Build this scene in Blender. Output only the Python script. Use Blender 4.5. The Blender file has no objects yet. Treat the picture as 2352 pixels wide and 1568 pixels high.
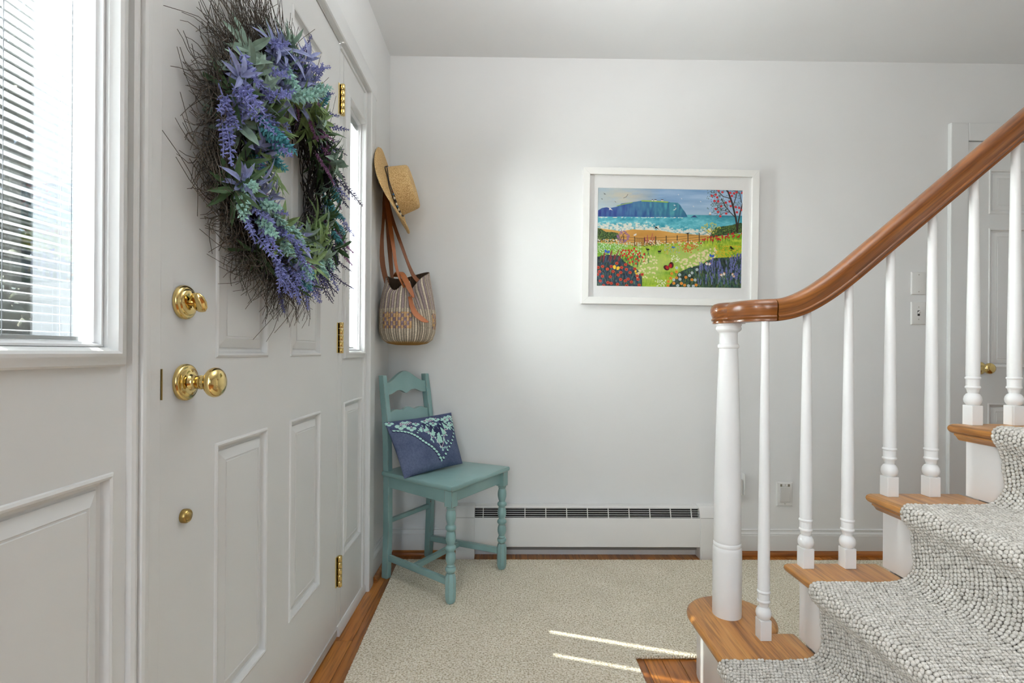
import bpy, bmesh, math, random
import numpy as np
from mathutils import Vector, Matrix

R = math.radians
scene = bpy.context.scene
C = scene.collection

# ------------------------------------------------------------------ camera
H_CAM = 0.989
cam_d = bpy.data.cameras.new('camera')
cam = bpy.data.objects.new('camera', cam_d)
C.objects.link(cam)
cam_d.sensor_width = 36.0
cam_d.lens = 36.0 * 1170.0 / 2352.0
cam_d.shift_y = 26.0 / 2352.0
cam_d.clip_start = 0.02
cam.matrix_world = (Matrix.Translation((0, 0, H_CAM)) @ Matrix.Rotation(R(-0.64), 4, 'Z')
                    @ Matrix.Rotation(R(90), 4, 'X') @ Matrix.Rotation(R(0.37), 4, 'Z'))
scene.camera = cam

# ------------------------------------------------------------------ world, sun, big lights
world = bpy.data.worlds.new('world')
scene.world = world
world.use_nodes = True
wn = world.node_tree.nodes
wl = world.node_tree.links
wn.clear()
w_out = wn.new('ShaderNodeOutputWorld')
w_bg = wn.new('ShaderNodeBackground')
w_sky = wn.new('ShaderNodeTexSky')
w_sky.sky_type = 'NISHITA'
w_sky.sun_disc = False
w_sky.sun_elevation = R(52)
w_sky.sun_rotation = R(-72)
w_sky.air_density = 1.0
w_sky.dust_density = 1.5
wl.new(w_sky.outputs[0], w_bg.inputs[0])
wl.new(w_bg.outputs[0], w_out.inputs[0])
w_bg.inputs[1].default_value = 0.50

SUN_DIR = Vector((0.954 * 0.6157, -0.300 * 0.6157, -0.788)).normalized()
sun_d = bpy.data.lights.new('sun', 'SUN')
sun_d.energy = 50.0
sun_d.angle = R(0.53)
sun_d.color = (1.0, 0.96, 0.90)
sun = bpy.data.objects.new('sun', sun_d)
sun.rotation_euler = SUN_DIR.to_track_quat('-Z', 'Y').to_euler()
sun.location = (-6, 4, 8)
C.objects.link(sun)


def area_light(name, loc, target, sx, sy, power, color=(1, 1, 1)):
    d = bpy.data.lights.new(name, 'AREA')
    d.shape = 'RECTANGLE'
    d.size = sx
    d.size_y = sy
    d.energy = power
    d.color = color
    o = bpy.data.objects.new(name, d)
    o.location = loc
    o.rotation_euler = (Vector(target) - Vector(loc)).to_track_quat('-Z', 'Y').to_euler()
    C.objects.link(o)
    return o


# fill lights added behind the camera, standing in for unseen windows
area_light('rear_fill_light', (0.2, -2.52, 1.45), (0.2, 2.0, 1.45), 2.4, 1.5, 3, (1.0, 1.0, 1.0))
area_light('side_fill_light', (-0.545, -0.70, 1.25), (2.0, 0.5, 0.8), 1.4, 1.4, 58, (0.96, 0.98, 1.0))
# added uplight without a fixture, brightens the hall by bounce off the ceiling
area_light('ceiling_bounce_light', (0.45, 1.05, 1.98), (0.45, 1.06, 3.0), 0.40, 0.40, 32, (0.955, 0.98, 1.0))
# daylight falling through the two sidelights
area_light('sidelight_daylight_near', (-0.86, 0.56, 1.42), (1.0, 1.15, 0.75), 0.36, 1.0, 40, (0.97, 0.985, 1.0))
area_light('sidelight_daylight_far', (-0.86, 1.88, 1.42), (1.0, 2.10, 1.75), 0.44, 1.0, 125, (0.98, 0.99, 1.0))

vs = scene.view_settings
vs.view_transform = 'Standard'
vs.look = 'None'
vs.gamma = 1.0
vs.exposure = -0.28
vs.use_curve_mapping = False
scene.cycles.use_denoising = True
scene.cycles.max_bounces = 6
scene.cycles.diffuse_bounces = 4
scene.cycles.glossy_bounces = 2
scene.cycles.caustics_reflective = False
scene.cycles.caustics_refractive = False
scene.cycles.use_adaptive_sampling = True
scene.cycles.adaptive_threshold = 0.2
scene.cycles.adaptive_min_samples = 16
scene.cycles.transparent_max_bounces = 12
scene.cycles.sample_clamp_indirect = 6.0

# ------------------------------------------------------------------ dimensions (metres)
XW = -0.578          # front (left) wall plane
XD = -0.583          # door / sidelight plane
YB = 2.504           # back wall plane
H = 2.44             # ceiling
XR = 3.4             # right wall
YR = -2.6            # rear wall


# ------------------------------------------------------------------ mesh helpers
class MB:
    def __init__(self):
        self.v = []
        self.f = []

    def add(self, verts, faces):
        o = len(self.v)
        self.v.extend(verts)
        self.f.extend([tuple(i + o for i in f) for f in faces])

    def box(self, x0, x1, y0, y1, z0, z1):
        v = [(x0, y0, z0), (x1, y0, z0), (x1, y1, z0), (x0, y1, z0),
             (x0, y0, z1), (x1, y0, z1), (x1, y1, z1), (x0, y1, z1)]
        self.add(v, [(0, 3, 2, 1), (4, 5, 6, 7), (0, 1, 5, 4), (1, 2, 6, 5), (2, 3, 7, 6), (3, 0, 4, 7)])
        return self

    def lathe(self, prof, center=(0, 0, 0), n=24, mat=None, cap=True):
        """prof: list of (r, z) bottom to top, around local z"""
        vs_, fs = [], []
        for r, z in prof:
            for k in range(n):
                a = 2 * math.pi * k / n
                vs_.append((r * math.cos(a), r * math.sin(a), z))
        for i in range(len(prof) - 1):
            for k in range(n):
                k2 = (k + 1) % n
                fs.append((i * n + k, i * n + k2, (i + 1) * n + k2, (i + 1) * n + k))
        if cap:
            fs.append(tuple(range(n - 1, -1, -1)))
            fs.append(tuple((len(prof) - 1) * n + k for k in range(n)))
        c = Vector(center)
        if mat is not None:
            vs_ = [tuple(mat @ Vector(p) + c) for p in vs_]
        else:
            vs_ = [(p[0] + c.x, p[1] + c.y, p[2] + c.z) for p in vs_]
        self.add(vs_, fs)
        return self

    def prism(self, poly, axis, a0, a1, swap=False):
        """extrude 2-D polygon along axis ('x': poly=(y,z); 'y': poly=(x,z); 'z': poly=(x,y))"""
        n = len(poly)

        def P(p, a):
            if axis == 'x':
                return (a, p[0], p[1])
            if axis == 'y':
                return (p[0], a, p[1])
            return (p[0], p[1], a)
        v = [P(p, a0) for p in poly] + [P(p, a1) for p in poly]
        f = [tuple(range(n - 1, -1, -1)), tuple(range(n, 2 * n))]
        for i in range(n):
            j = (i + 1) % n
            f.append((i, j, n + j, n + i))
        self.add(v, f)
        return self

    def tube(self, pts, rad, n=8, cap=True, flat=None):
        """round tube along points; rad number or list; flat=(w,h, up) for straps"""
        pts = [Vector(p) for p in pts]
        m = len(pts)
        if not hasattr(rad, '__len__'):
            rad = [rad] * m
        t0 = (pts[1] - pts[0]).normalized()
        up = Vector((0, 0, 1)) if abs(t0.z) < 0.9 else Vector((1, 0, 0))
        nrm = t0.cross(up).normalized()
        vv, ff = [], []
        for i in range(m):
            if i == 0:
                t = (pts[1] - pts[0])
            elif i == m - 1:
                t = (pts[-1] - pts[-2])
            else:
                t = (pts[i + 1] - pts[i - 1])
            t.normalize()
            nrm = (nrm - t * nrm.dot(t))
            if nrm.length < 1e-6:
                nrm = t.orthogonal()
            nrm.normalize()
            b = t.cross(nrm)
            for k in range(n):
                a = 2 * math.pi * k / n
                vv.append(tuple(pts[i] + (nrm * math.cos(a) + b * math.sin(a)) * rad[i]))
        for i in range(m - 1):
            for k in range(n):
                k2 = (k + 1) % n
                ff.append((i * n + k, i * n + k2, (i + 1) * n + k2, (i + 1) * n + k))
        if cap:
            ff.append(tuple(range(n - 1, -1, -1)))
            ff.append(tuple((m - 1) * n + k for k in range(n)))
        self.add(vv, ff)
        return self

    def sweep(self, pts, sections, closed_section=True, cap=True):
        """sections: list (per point) of list of 3-D points"""
        n = len(sections[0])
        vv = [tuple(p) for s in sections for p in s]
        ff = []
        for i in range(len(sections) - 1):
            for k in range(n if closed_section else n - 1):
                k2 = (k + 1) % n
                ff.append((i * n + k, i * n + k2, (i + 1) * n + k2, (i + 1) * n + k))
        if cap:
            ff.append(tuple(range(n - 1, -1, -1)))
            ff.append(tuple((len(sections) - 1) * n + k for k in range(n)))
        self.add(vv, ff)
        return self

    def rings(self, M, u0, u1, v0, v1, prof, cap=True):
        """concentric rectangles (raised panel / frame); prof: [(inset, depth)], M(u,v,d)->xyz"""
        vv, ff = [], []
        for ins, d in prof:
            for (u, v) in ((u0 + ins, v0 + ins), (u1 - ins, v0 + ins), (u1 - ins, v1 - ins), (u0 + ins, v1 - ins)):
                vv.append(M(u, v, d))
        for i in range(len(prof) - 1):
            for k in range(4):
                k2 = (k + 1) % 4
                ff.append((i * 4 + k, i * 4 + k2, (i + 1) * 4 + k2, (i + 1) * 4 + k))
        if cap:
            b = (len(prof) - 1) * 4
            ff.append((b, b + 1, b + 2, b + 3))
        self.add(vv, ff)
        return self


def mesh_of(name, mb, fix=True, smooth=None):
    me = bpy.data.meshes.new(name)
    me.from_pydata(mb.v, [], mb.f)
    if fix:
        b = bmesh.new()
        b.from_mesh(me)
        bmesh.ops.recalc_face_normals(b, faces=b.faces)
        b.to_mesh(me)
        b.free()
    if smooth is not None:
        me.shade_smooth()
        me.set_sharp_from_angle(angle=R(smooth))
    return me


def obj(name, mb, mat, parent=None, smooth=None, fix=True, bevel=None, label=None):
    me = mb if isinstance(mb, bpy.types.Mesh) else mesh_of(name, mb, fix, smooth)
    o = bpy.data.objects.new(name, me)
    C.objects.link(o)
    if mat is not None and not me.materials:
        me.materials.append(mat)
    if parent is not None:
        o.parent = parent
    if bevel:
        m = o.modifiers.new('bevel', 'BEVEL')
        m.width = bevel
        m.segments = 2
        m.limit_method = 'ANGLE'
        m.angle_limit = R(40)
    if label:
        o['label'] = label
    return o


def empty(name, loc=(0, 0, 0), rz=0.0):
    o = bpy.data.objects.new(name, None)
    o.empty_display_size = 0.05
    o.location = loc
    o.rotation_euler = (0, 0, rz)
    C.objects.link(o)
    return o


def tag(o, label, cat, group=None, kind=None):
    o['label'] = label
    o['category'] = cat
    if group:
        o['group'] = group
    if kind:
        o['kind'] = kind
    return o


def struct(o, label=None):
    o['kind'] = 'structure'
    if label:
        o['label'] = label
    return o


def s2l(c):
    out = []
    for x in c[:3]:
        x = x / 255.0
        out.append(x / 12.92 if x <= 0.04045 else ((x + 0.055) / 1.055) ** 2.4)
    return tuple(out)


# ------------------------------------------------------------------ materials
def new_mat(name):
    m = bpy.data.materials.new(name)
    m.use_nodes = True
    nt = m.node_tree
    nt.nodes.clear()
    out = nt.nodes.new('ShaderNodeOutputMaterial')
    p = nt.nodes.new('ShaderNodeBsdfPrincipled')
    nt.links.new(p.outputs[0], out.inputs[0])
    return m, nt, p, out


def N(nt, t, **kw):
    n = nt.nodes.new(t)
    for k, v in kw.items():
        setattr(n, k, v)
    return n


def ramp(nt, stops):
    r = nt.nodes.new('ShaderNodeValToRGB')
    cr = r.color_ramp
    while len(cr.elements) < len(stops):
        cr.elements.new(0.5)
    for e, (p, c) in zip(cr.elements, stops):
        e.position = p
        e.color = (c[0], c[1], c[2], 1)
    return r


def coords(nt, scale=(1, 1, 1), src='Object', attr=None, rnd=True):
    if attr:
        a = N(nt, 'ShaderNodeAttribute', attribute_name=attr)
        so = a.outputs['Vector']
    else:
        tc = N(nt, 'ShaderNodeTexCoord')
        so = tc.outputs[src]
    if rnd:
        oi = N(nt, 'ShaderNodeObjectInfo')
        mul = N(nt, 'ShaderNodeMath', operation='MULTIPLY')
        mul.inputs[1].default_value = 37.0
        nt.links.new(oi.outputs['Random'], mul.inputs[0])
        add = N(nt, 'ShaderNodeVectorMath', operation='ADD')
        nt.links.new(so, add.inputs[0])
        nt.links.new(mul.outputs[0], add.inputs[1])
        so = add.outputs[0]
    mp = N(nt, 'ShaderNodeMapping')
    mp.inputs['Scale'].default_value = scale
    nt.links.new(so, mp.inputs[0])
    return mp.outputs[0]


def mat_paint(name, col, rough=0.5, bump=0.02, bscale=120, vary=0.02, spec=0.4):
    m, nt, p, out = new_mat(name)
    co = coords(nt, rnd=False)
    n1 = N(nt, 'ShaderNodeTexNoise')
    n1.inputs['Scale'].default_value = 3.0
    n1.inputs['Detail'].default_value = 1
    nt.links.new(co, n1.inputs['Vector'])
    r = ramp(nt, [(0.3, tuple(c * (1 - vary) for c in col)), (0.7, tuple(min(1, c * (1 + vary)) for c in col))])
    nt.links.new(n1.outputs[0], r.inputs[0])
    nt.links.new(r.outputs[0], p.inputs['Base Color'])
    p.inputs['Roughness'].default_value = rough
    p.inputs['Specular IOR Level'].default_value = spec
    if not bump:
        return m
    n2 = N(nt, 'ShaderNodeTexNoise')
    n2.inputs['Scale'].default_value = bscale
    n2.inputs['Detail'].default_value = 3
    nt.links.new(co, n2.inputs['Vector'])
    b = N(nt, 'ShaderNodeBump')
    b.inputs['Strength'].default_value = bump
    b.inputs['Distance'].default_value = 0.01
    nt.links.new(n2.outputs[0], b.inputs['Height'])
    nt.links.new(b.outputs[0], p.inputs['Normal'])
    return m


def mat_wood(name, dark, mid, light, scale, attr=None, rough=0.35, coat=0.15, fine=True, vary=0.10, pore=0.35):
    """scale: coordinate scale, small along the grain"""
    m, nt, p, out = new_mat(name)
    co = coords(nt, scale, attr=attr)
    n1 = N(nt, 'ShaderNodeTexNoise')
    n1.inputs['Scale'].default_value = 1.0
    n1.inputs['Detail'].default_value = 5
    n1.inputs['Roughness'].default_value = 0.55
    n1.inputs['Distortion'].default_value = 0.9
    nt.links.new(co, n1.inputs['Vector'])
    r = ramp(nt, [(0.25, dark), (0.48, mid), (0.75, light)])
    nt.links.new(n1.outputs[0], r.inputs[0])
    co2 = coords(nt, tuple(s * 6 for s in scale), attr=attr)
    n2 = N(nt, 'ShaderNodeTexNoise')
    n2.inputs['Scale'].default_value = 1.0
    n2.inputs['Detail'].default_value = 2
    nt.links.new(co2, n2.inputs['Vector'])
    r2 = ramp(nt, [(0.36, (1 - pore, 1 - pore * 1.1, 1 - pore * 1.2)), (0.52, (1, 1, 1))])
    nt.links.new(n2.outputs[0], r2.inputs[0])
    mx = N(nt, 'ShaderNodeMix', data_type='RGBA', blend_type='MULTIPLY')
    mx.inputs[0].default_value = 1.0
    nt.links.new(r.outputs[0], mx.inputs[6])
    nt.links.new(r2.outputs[0], mx.inputs[7])
    oi = N(nt, 'ShaderNodeObjectInfo')
    mr = N(nt, 'ShaderNodeMapRange')
    mr.inputs[3].default_value = 1 - vary
    mr.inputs[4].default_value = 1 + vary
    nt.links.new(oi.outputs['Random'], mr.inputs[0])
    hs = N(nt, 'ShaderNodeHueSaturation')
    nt.links.new(mr.outputs[0], hs.inputs['Value'])
    nt.links.new(mx.outputs[2], hs.inputs['Color'])
    nt.links.new(hs.outputs[0], p.inputs['Base Color'])
    p.inputs['Roughness'].default_value = rough
    p.inputs['Coat Weight'].default_value = coat
    p.inputs['Coat Roughness'].default_value = 0.2
    b = N(nt, 'ShaderNodeBump')
    b.inputs['Strength'].default_value = 0.06
    b.inputs['Distance'].default_value = 0.004
    nt.links.new(n2.outputs[0], b.inputs['Height'])
    nt.links.new(b.outputs[0], p.inputs['Normal'])
    return m


def mat_plain(name, col, rough=0.5, metal=0.0, spec=0.5, trans=None, vary=0.0, scale=30):
    m, nt, p, out = new_mat(name)
    if vary:
        co = coords(nt)
        n1 = N(nt, 'ShaderNodeTexNoise')
        n1.inputs['Scale'].default_value = scale
        nt.links.new(co, n1.inputs['Vector'])
        r = ramp(nt, [(0.3, tuple(c * (1 - vary) for c in col)), (0.7, tuple(min(1, c * (1 + vary)) for c in col))])
        nt.links.new(n1.outputs[0], r.inputs[0])
        nt.links.new(r.outputs[0], p.inputs['Base Color'])
    else:
        p.inputs['Base Color'].default_value = (*col, 1)
    p.inputs['Roughness'].default_value = rough
    p.inputs['Metallic'].default_value = metal
    p.inputs['Specular IOR Level'].default_value = spec
    if trans:
        t = N(nt, 'ShaderNodeBsdfTranslucent')
        t.inputs[0].default_value = (*col, 1)
        mix = N(nt, 'ShaderNodeMixShader')
        mix.inputs[0].default_value = trans
        nt.links.new(p.outputs[0], mix.inputs[1])
        nt.links.new(t.outputs[0], mix.inputs[2])
        nt.links.new(mix.outputs[0], out.inputs[0])
    return m


def mat_glass(name, refl=0.5):
    m = bpy.data.materials.new(name)
    m.use_nodes = True
    nt = m.node_tree
    nt.nodes.clear()
    out = N(nt, 'ShaderNodeOutputMaterial')
    tr = N(nt, 'ShaderNodeBsdfTransparent')
    tr.inputs[0].default_value = (0.97, 0.985, 0.98, 1)
    gl = N(nt, 'ShaderNodeBsdfGlossy')
    gl.inputs['Roughness'].default_value = 0.02
    fr = N(nt, 'ShaderNodeFresnel')
    fr.inputs[0].default_value = 1.45
    ml = N(nt, 'ShaderNodeMath', operation='MULTIPLY')
    ml.inputs[1].default_value = refl
    nt.links.new(fr.outputs[0], ml.inputs[0])
    mix = N(nt, 'ShaderNodeMixShader')
    nt.links.new(ml.outputs[0], mix.inputs[0])
    nt.links.new(tr.outputs[0], mix.inputs[1])
    nt.links.new(gl.outputs[0], mix.inputs[2])
    nt.links.new(mix.outputs[0], out.inputs[0])
    return m


def mat_attr(name, attr='Col', rough=0.7, spec=0.3, bump=0.0, bscale=300, sheen=0.0):
    m, nt, p, out = new_mat(name)
    a = N(nt, 'ShaderNodeAttribute', attribute_name=attr)
    nt.links.new(a.outputs['Color'], p.inputs['Base Color'])
    p.inputs['Roughness'].default_value = rough
    p.inputs['Specular IOR Level'].default_value = spec
    if bump:
        co = coords(nt, rnd=False)
        n = N(nt, 'ShaderNodeTexNoise')
        n.inputs['Scale'].default_value = bscale
        nt.links.new(co, n.inputs['Vector'])
        b = N(nt, 'ShaderNodeBump')
        b.inputs['Strength'].default_value = bump
        b.inputs['Distance'].default_value = 0.004
        nt.links.new(n.outputs[0], b.inputs['Height'])
        nt.links.new(b.outputs[0], p.inputs['Normal'])
    return m


M_WALL = mat_paint('wall_paint', (0.782, 0.785, 0.772), 0.75, 0.0, 160, 0.012, 0.25)
M_CEIL = mat_paint('ceiling_paint', (0.79, 0.795, 0.79), 0.85, 0.0, 120, 0.01, 0.2)
M_TRIM = mat_paint('trim_paint', (0.755, 0.762, 0.75), 0.38, 0.0, 90, 0.015, 0.45)
M_STAIRW = mat_paint('stair_white_paint', (0.83, 0.832, 0.82), 0.35, 0.0, 90, 0.015, 0.45)
M_VINYL = mat_plain('white_vinyl', (0.86, 0.87, 0.88), 0.35)
M_EXT = mat_plain('exterior_frame_paint', (0.30, 0.315, 0.34), 0.5)
M_SLAT = mat_plain('blind_slat_white', (0.86, 0.875, 0.90), 0.45, trans=0.18)
M_CORD = mat_plain('blind_cord', (0.62, 0.66, 0.74), 0.7)
M_GLASS = mat_glass('window_glass', 0.6)
M_PGLASS = mat_glass('picture_glass', 0.25)
for _n in M_PGLASS.node_tree.nodes:
    if _n.type == 'BSDF_TRANSPARENT':
        _n.inputs[0].default_value = (0.995, 0.995, 0.99, 1)
M_BRASS = mat_plain('polished_brass', (0.74, 0.56, 0.23), 0.13, 1.0)
M_BRASSD = mat_plain('aged_brass', (0.42, 0.29, 0.10), 0.30, 1.0)
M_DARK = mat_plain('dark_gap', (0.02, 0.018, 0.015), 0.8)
M_STEELW = mat_paint('heater_enamel', (0.80, 0.79, 0.765), 0.4, 0.0, 60, 0.01, 0.4)
M_OAKF = mat_wood('oak_floor', s2l((122, 68, 22)), s2l((168, 102, 36)), s2l((196, 132, 58)), (22, 1.2, 22), rough=0.33, coat=0.25, vary=0.14)
M_OAKT = mat_wood('oak_tread', s2l((150, 94, 40)), s2l((190, 130, 62)), s2l((214, 158, 88)), (26, 1.4, 26), rough=0.34, coat=0.25, vary=0.05)
M_OAKM = mat_wood('oak_moulding', s2l((120, 66, 22)), s2l((158, 94, 36)), s2l((184, 120, 56)), (1.2, 24, 30), rough=0.35, coat=0.2)
M_RAIL = mat_wood('oak_rail', s2l((88, 46, 12)), s2l((132, 76, 26)), s2l((166, 106, 46)), (1.6, 9.0, 1.0), attr='guv', rough=0.28, coat=0.4, vary=0.0, pore=0.3)

# ------------------------------------------------------------------ room shell
fl = obj('floor', MB().box(XW - 0.12, XR, YR, YB + 0.1, -0.06, -0.019), mat_plain('subfloor', (0.05, 0.03, 0.015), 0.9))
struct(fl, 'narrow strip oak floor with orange brown finish')
PW = 0.0572
rnd = random.Random(5)
plank_mesh = {}
x = XW - 0.115
i = 0
while x < 2.6:
    cuts = [YR]
    y = YR + rnd.uniform(0.5, 1.5)
    if x < 0.8:
        y = rnd.choice([0.25, 0.7, 1.2, 1.75, 2.1])
        cuts += [y] if i % 2 else [y - 1.2, y]
    else:
        cuts += [rnd.uniform(0.6, 1.4), rnd.uniform(1.9, 2.3)] if i % 2 else [rnd.uniform(-0.5, 2.0)]
    cuts = sorted(cuts) + [YB - 0.001]
    for a, b in zip(cuts[:-1], cuts[1:]):
        w = PW
        me_b = MB()
        g = 0.0005
        me_b.prism([(g, -0.019), (w - g, -0.019), (w - g, -0.0008), (w - g - 0.0008, 0.0), (g + 0.0008, 0.0), (g, -0.0008)], 'y', g, (b - a) - g)
        o = obj('plank', me_b, M_OAKF, fl)
        o.location = (x, a, 0)
    x += PW
    i += 1
o = obj('plank_boards', MB().box(x, XR, YR, YB, -0.019, 0.0), M_OAKF, fl)

ce = struct(obj('ceiling', MB().box(XW - 0.13, XR, YR, YB + 0.1, H, H + 0.1), M_CEIL), 'smooth white ceiling')
wb = struct(obj('wall_back', MB().box(XW - 0.13, XR, YB, YB + 0.1, -0.02, H), M_WALL), 'off white wall behind the picture and heater')
wr = struct(obj('wall_right', MB().box(XR, XR + 0.1, YR, YB + 0.1, -0.02, H), M_WALL), 'off white wall at the far right')
m = MB()
m.box(-0.578, XR, YR - 0.1, YR, -0.02, 0.65)
m.box(-0.578, XR, YR - 0.1, YR, 2.25, H)
m.box(-0.578, -1.05 + 0.0 + 0.04, YR - 0.1, YR, 0.65, 2.25) if False else None
m.box(1.45, XR, YR - 0.1, YR, 0.65, 2.25)
wrear = struct(obj('wall_rear', m, M_WALL), 'off white wall behind the camera with a wide window')

OY0, OY1, OZ = 0.43, 2.107, 2.060       # opening for door and sidelights
WO = -0.700                             # outer face of the wall
m = MB()
m.box(WO, XW, OY1, YB + 0.1, -0.15, H)
m.box(WO, XW, YR, OY0, -0.15, H)
m.box(WO, XW, OY0, OY1, OZ, H)
wlft = struct(obj('wall_left', m, M_WALL), 'off white wall around the front door')

# baseboards
def baseboard_prof(s):
    return [(0, 0.0), (0.014 * s, 0.0), (0.014 * s, 0.098), (0.0125 * s, 0.1), (0.0135 * s, 0.104), (0.012 * s, 0.108),
            (0.008 * s, 0.113), (0.007 * s, 0.120), (0.009 * s, 0.124), (0.006 * s, 0.128), (0, 0.128)]

def wall_strip(name, prof_, x0, x1, mat, parent=None):
    return obj(name, MB().prism([(YB - d, z) for d, z in prof_], 'x', x0, x1), mat, parent, smooth=30)

bb = wall_strip('baseboard_back', baseboard_prof(1), XW, -0.242, M_TRIM)
struct(bb, 'white moulded baseboard along the back wall')
obj('baseboard_length', MB().prism([(YB - d, z) for d, z in baseboard_prof(1)], 'x', 1.0, 2.195), M_TRIM, bb, smooth=30)
bl = struct(obj('baseboard_left', MB().prism([(XW + d, z) for d, z in baseboard_prof(1)], 'y', 2.188, YB - 0.014), M_TRIM, smooth=30),
            'white moulded baseboard between front door casing and corner')
shoe = [(0.0, 0.0), (0.030, 0.0), (0.030, 0.008), (0.027, 0.016), (0.020, 0.022), (0.014, 0.024), (0.0, 0.024)]
t = wall_strip('trim_1', shoe, XW + 0.03, -0.242, M_OAKM)
struct(t, 'brown wooden shoe moulding at the foot of the back wall')
obj('shoe_length', MB().prism([(YB - d, z) for d, z in shoe], 'x', 1.0, 2.195), M_OAKM, t, smooth=30)
struct(obj('trim_2', MB().prism([(XW + d, z) for d, z in shoe], 'y', 2.19, YB - 0.0), M_OAKM, smooth=30), 'brown wooden shoe moulding beside the front door')

# ------------------------------------------------------------------ front door, sidelights, casing
def ML(u, v, d):
    return (XD + d, u, v)

PANEL_PROF = [(0.0, 0.0), (0.0015, 0.0025), (0.005, 0.004), (0.009, 0.0025), (0.0105, -0.003), (0.013, -0.0085), (0.0175, -0.0105),
              (0.0205, -0.010), (0.0215, -0.0075), (0.036, -0.002), (0.041, -0.0005), (0.0425, -0.0022), (0.045, -0.0022), (0.046, -0.0005)]

def panel_slab(M, u0, u1, v0, v1, holes, thick):
    us = sorted({u0, u1} | {h[0] for h in holes} | {h[1] for h in holes})
    vs_ = sorted({v0, v1} | {h[2] for h in holes} | {h[3] for h in holes})
    mb = MB()
    for a, b in zip(us[:-1], us[1:]):
        for c, d in zip(vs_[:-1], vs_[1:]):
            if any(h[0] <= a + 1e-6 and h[1] >= b - 1e-6 and h[2] <= c + 1e-6 and h[3] >= d - 1e-6 for h in holes):
                continue
            mb.add([M(a, c, 0), M(b, c, 0), M(b, d, 0), M(a, d, 0)], [(0, 1, 2, 3)])
    # rim and back
    mb.add([M(u0, v0, 0), M(u1, v0, 0), M(u1, v1, 0), M(u0, v1, 0), M(u0, v0, -thick), M(u1, v0, -thick), M(u1, v1, -thick), M(u0, v1, -thick)],
           [(0, 1, 5, 4), (1, 2, 6, 5), (2, 3, 7, 6), (3, 0, 4, 7)])
    for a, b in zip(us[:-1], us[1:]):
        for c, d in zip(vs_[:-1], vs_[1:]):
            if any(h[4] and h[0] <= a + 1e-6 and h[1] >= b - 1e-6 and h[2] <= c + 1e-6 and h[3] >= d - 1e-6 for h in holes if len(h) > 4):
                continue
            mb.add([M(a, c, -thick), M(b, c, -thick), M(b, d, -thick), M(a, d, -thick)], [(0, 1, 2, 3)])
    for h in holes:
        if len(h) > 4 and h[4]:
            a, b, c, d = h[:4]
            mb.add([M(a, c, 0), M(b, c, 0), M(b, d, 0), M(a, d, 0), M(a, c, -thick), M(b, c, -thick), M(b, d, -thick), M(a, d, -thick)],
                   [(0, 1, 5, 4), (1, 2, 6, 5), (2, 3, 7, 6), (3, 0, 4, 7)])
    return mb

DY0, DY1, DZ0, DZ1 = 0.862, 1.770, 0.010, 2.052
cols = [(1.027, 1.251), (1.380, 1.605)]
rows = [(0.256, 0.8035), (0.975, 1.590), (1.700, 1.928)]
holes = [(a, b, c, d) for a, b in cols for c, d in rows]
door = obj('door_1', panel_slab(ML, DY0, DY1, DZ0, DZ1, holes, 0.044), M_TRIM, fix=False)
struct(door, 'white six panel front door with brass knob and wreath')
for h in holes:
    obj('panel', MB().rings(ML, *h[:4], PANEL_PROF), M_TRIM, door, fix=False, smooth=20)
# door sweep
obj('door_sweep', MB().box(XD - 0.03, XD + 0.004, DY0 + 0.004, DY1 - 0.004, 0.003, 0.030), mat_plain('sweep_grey', (0.50, 0.50, 0.47), 0.5), door, bevel=0.0015)

# brass hardware (local z of lathe -> +X)
RX = Matrix(((0, 0, 1), (0, 1, 0), (-1, 0, 0)))
ky, kz = 0.929, 0.932
kn = obj('door_knob', MB().lathe([(0.0330, 0), (0.0335, 0.004), (0.0325, 0.0075), (0.0290, 0.0095), (0.0265, 0.0095), (0.0245, 0.0115), (0.0200, 0.0130),
                                   (0.0150, 0.0135), (0.0140, 0.015), (0.0130, 0.0165), (0.0118, 0.018), (0.0118, 0.028), (0.0128, 0.029), (0.0128, 0.032), (0.0110, 0.033),
                                   (0.0105, 0.040)], (XD, ky, kz), 48, RX), M_BRASS, door, smooth=50, label='polished brass door knob on round rosette')
obj('knob', MB().lathe([(0.0105, 0.038), (0.0130, 0.042), (0.0205, 0.0445), (0.0255, 0.0495), (0.0272, 0.055), (0.0265, 0.060), (0.0235, 0.0645), (0.0180, 0.068), (0.0100, 0.0702), (0.0030, 0.0708)],
                       (XD, ky, kz), 48, RX), M_BRASS, kn, smooth=60)
for s in (1, -1):
    obj('screw', MB().lathe([(0.0028, 0), (0.0028, 0.0130), (0.0018, 0.0136)], (XD, ky + 0.004, kz + 0.0205 * s), 12, RX), M_BRASSD, kn, smooth=40)
dz = 1.076
db = obj('deadbolt', MB().lathe([(0.0305, 0), (0.0310, 0.004), (0.0300, 0.0075), (0.0270, 0.0095), (0.0245, 0.0100), (0.0235, 0.0120), (0.0210, 0.0135), (0.0100, 0.0140), (0.0070, 0.0145), (0.0070, 0.021)],
                                (XD, 0.925, dz), 48, RX), M_BRASS, door, smooth=50, label='brass deadbolt with thumb turn')
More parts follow.
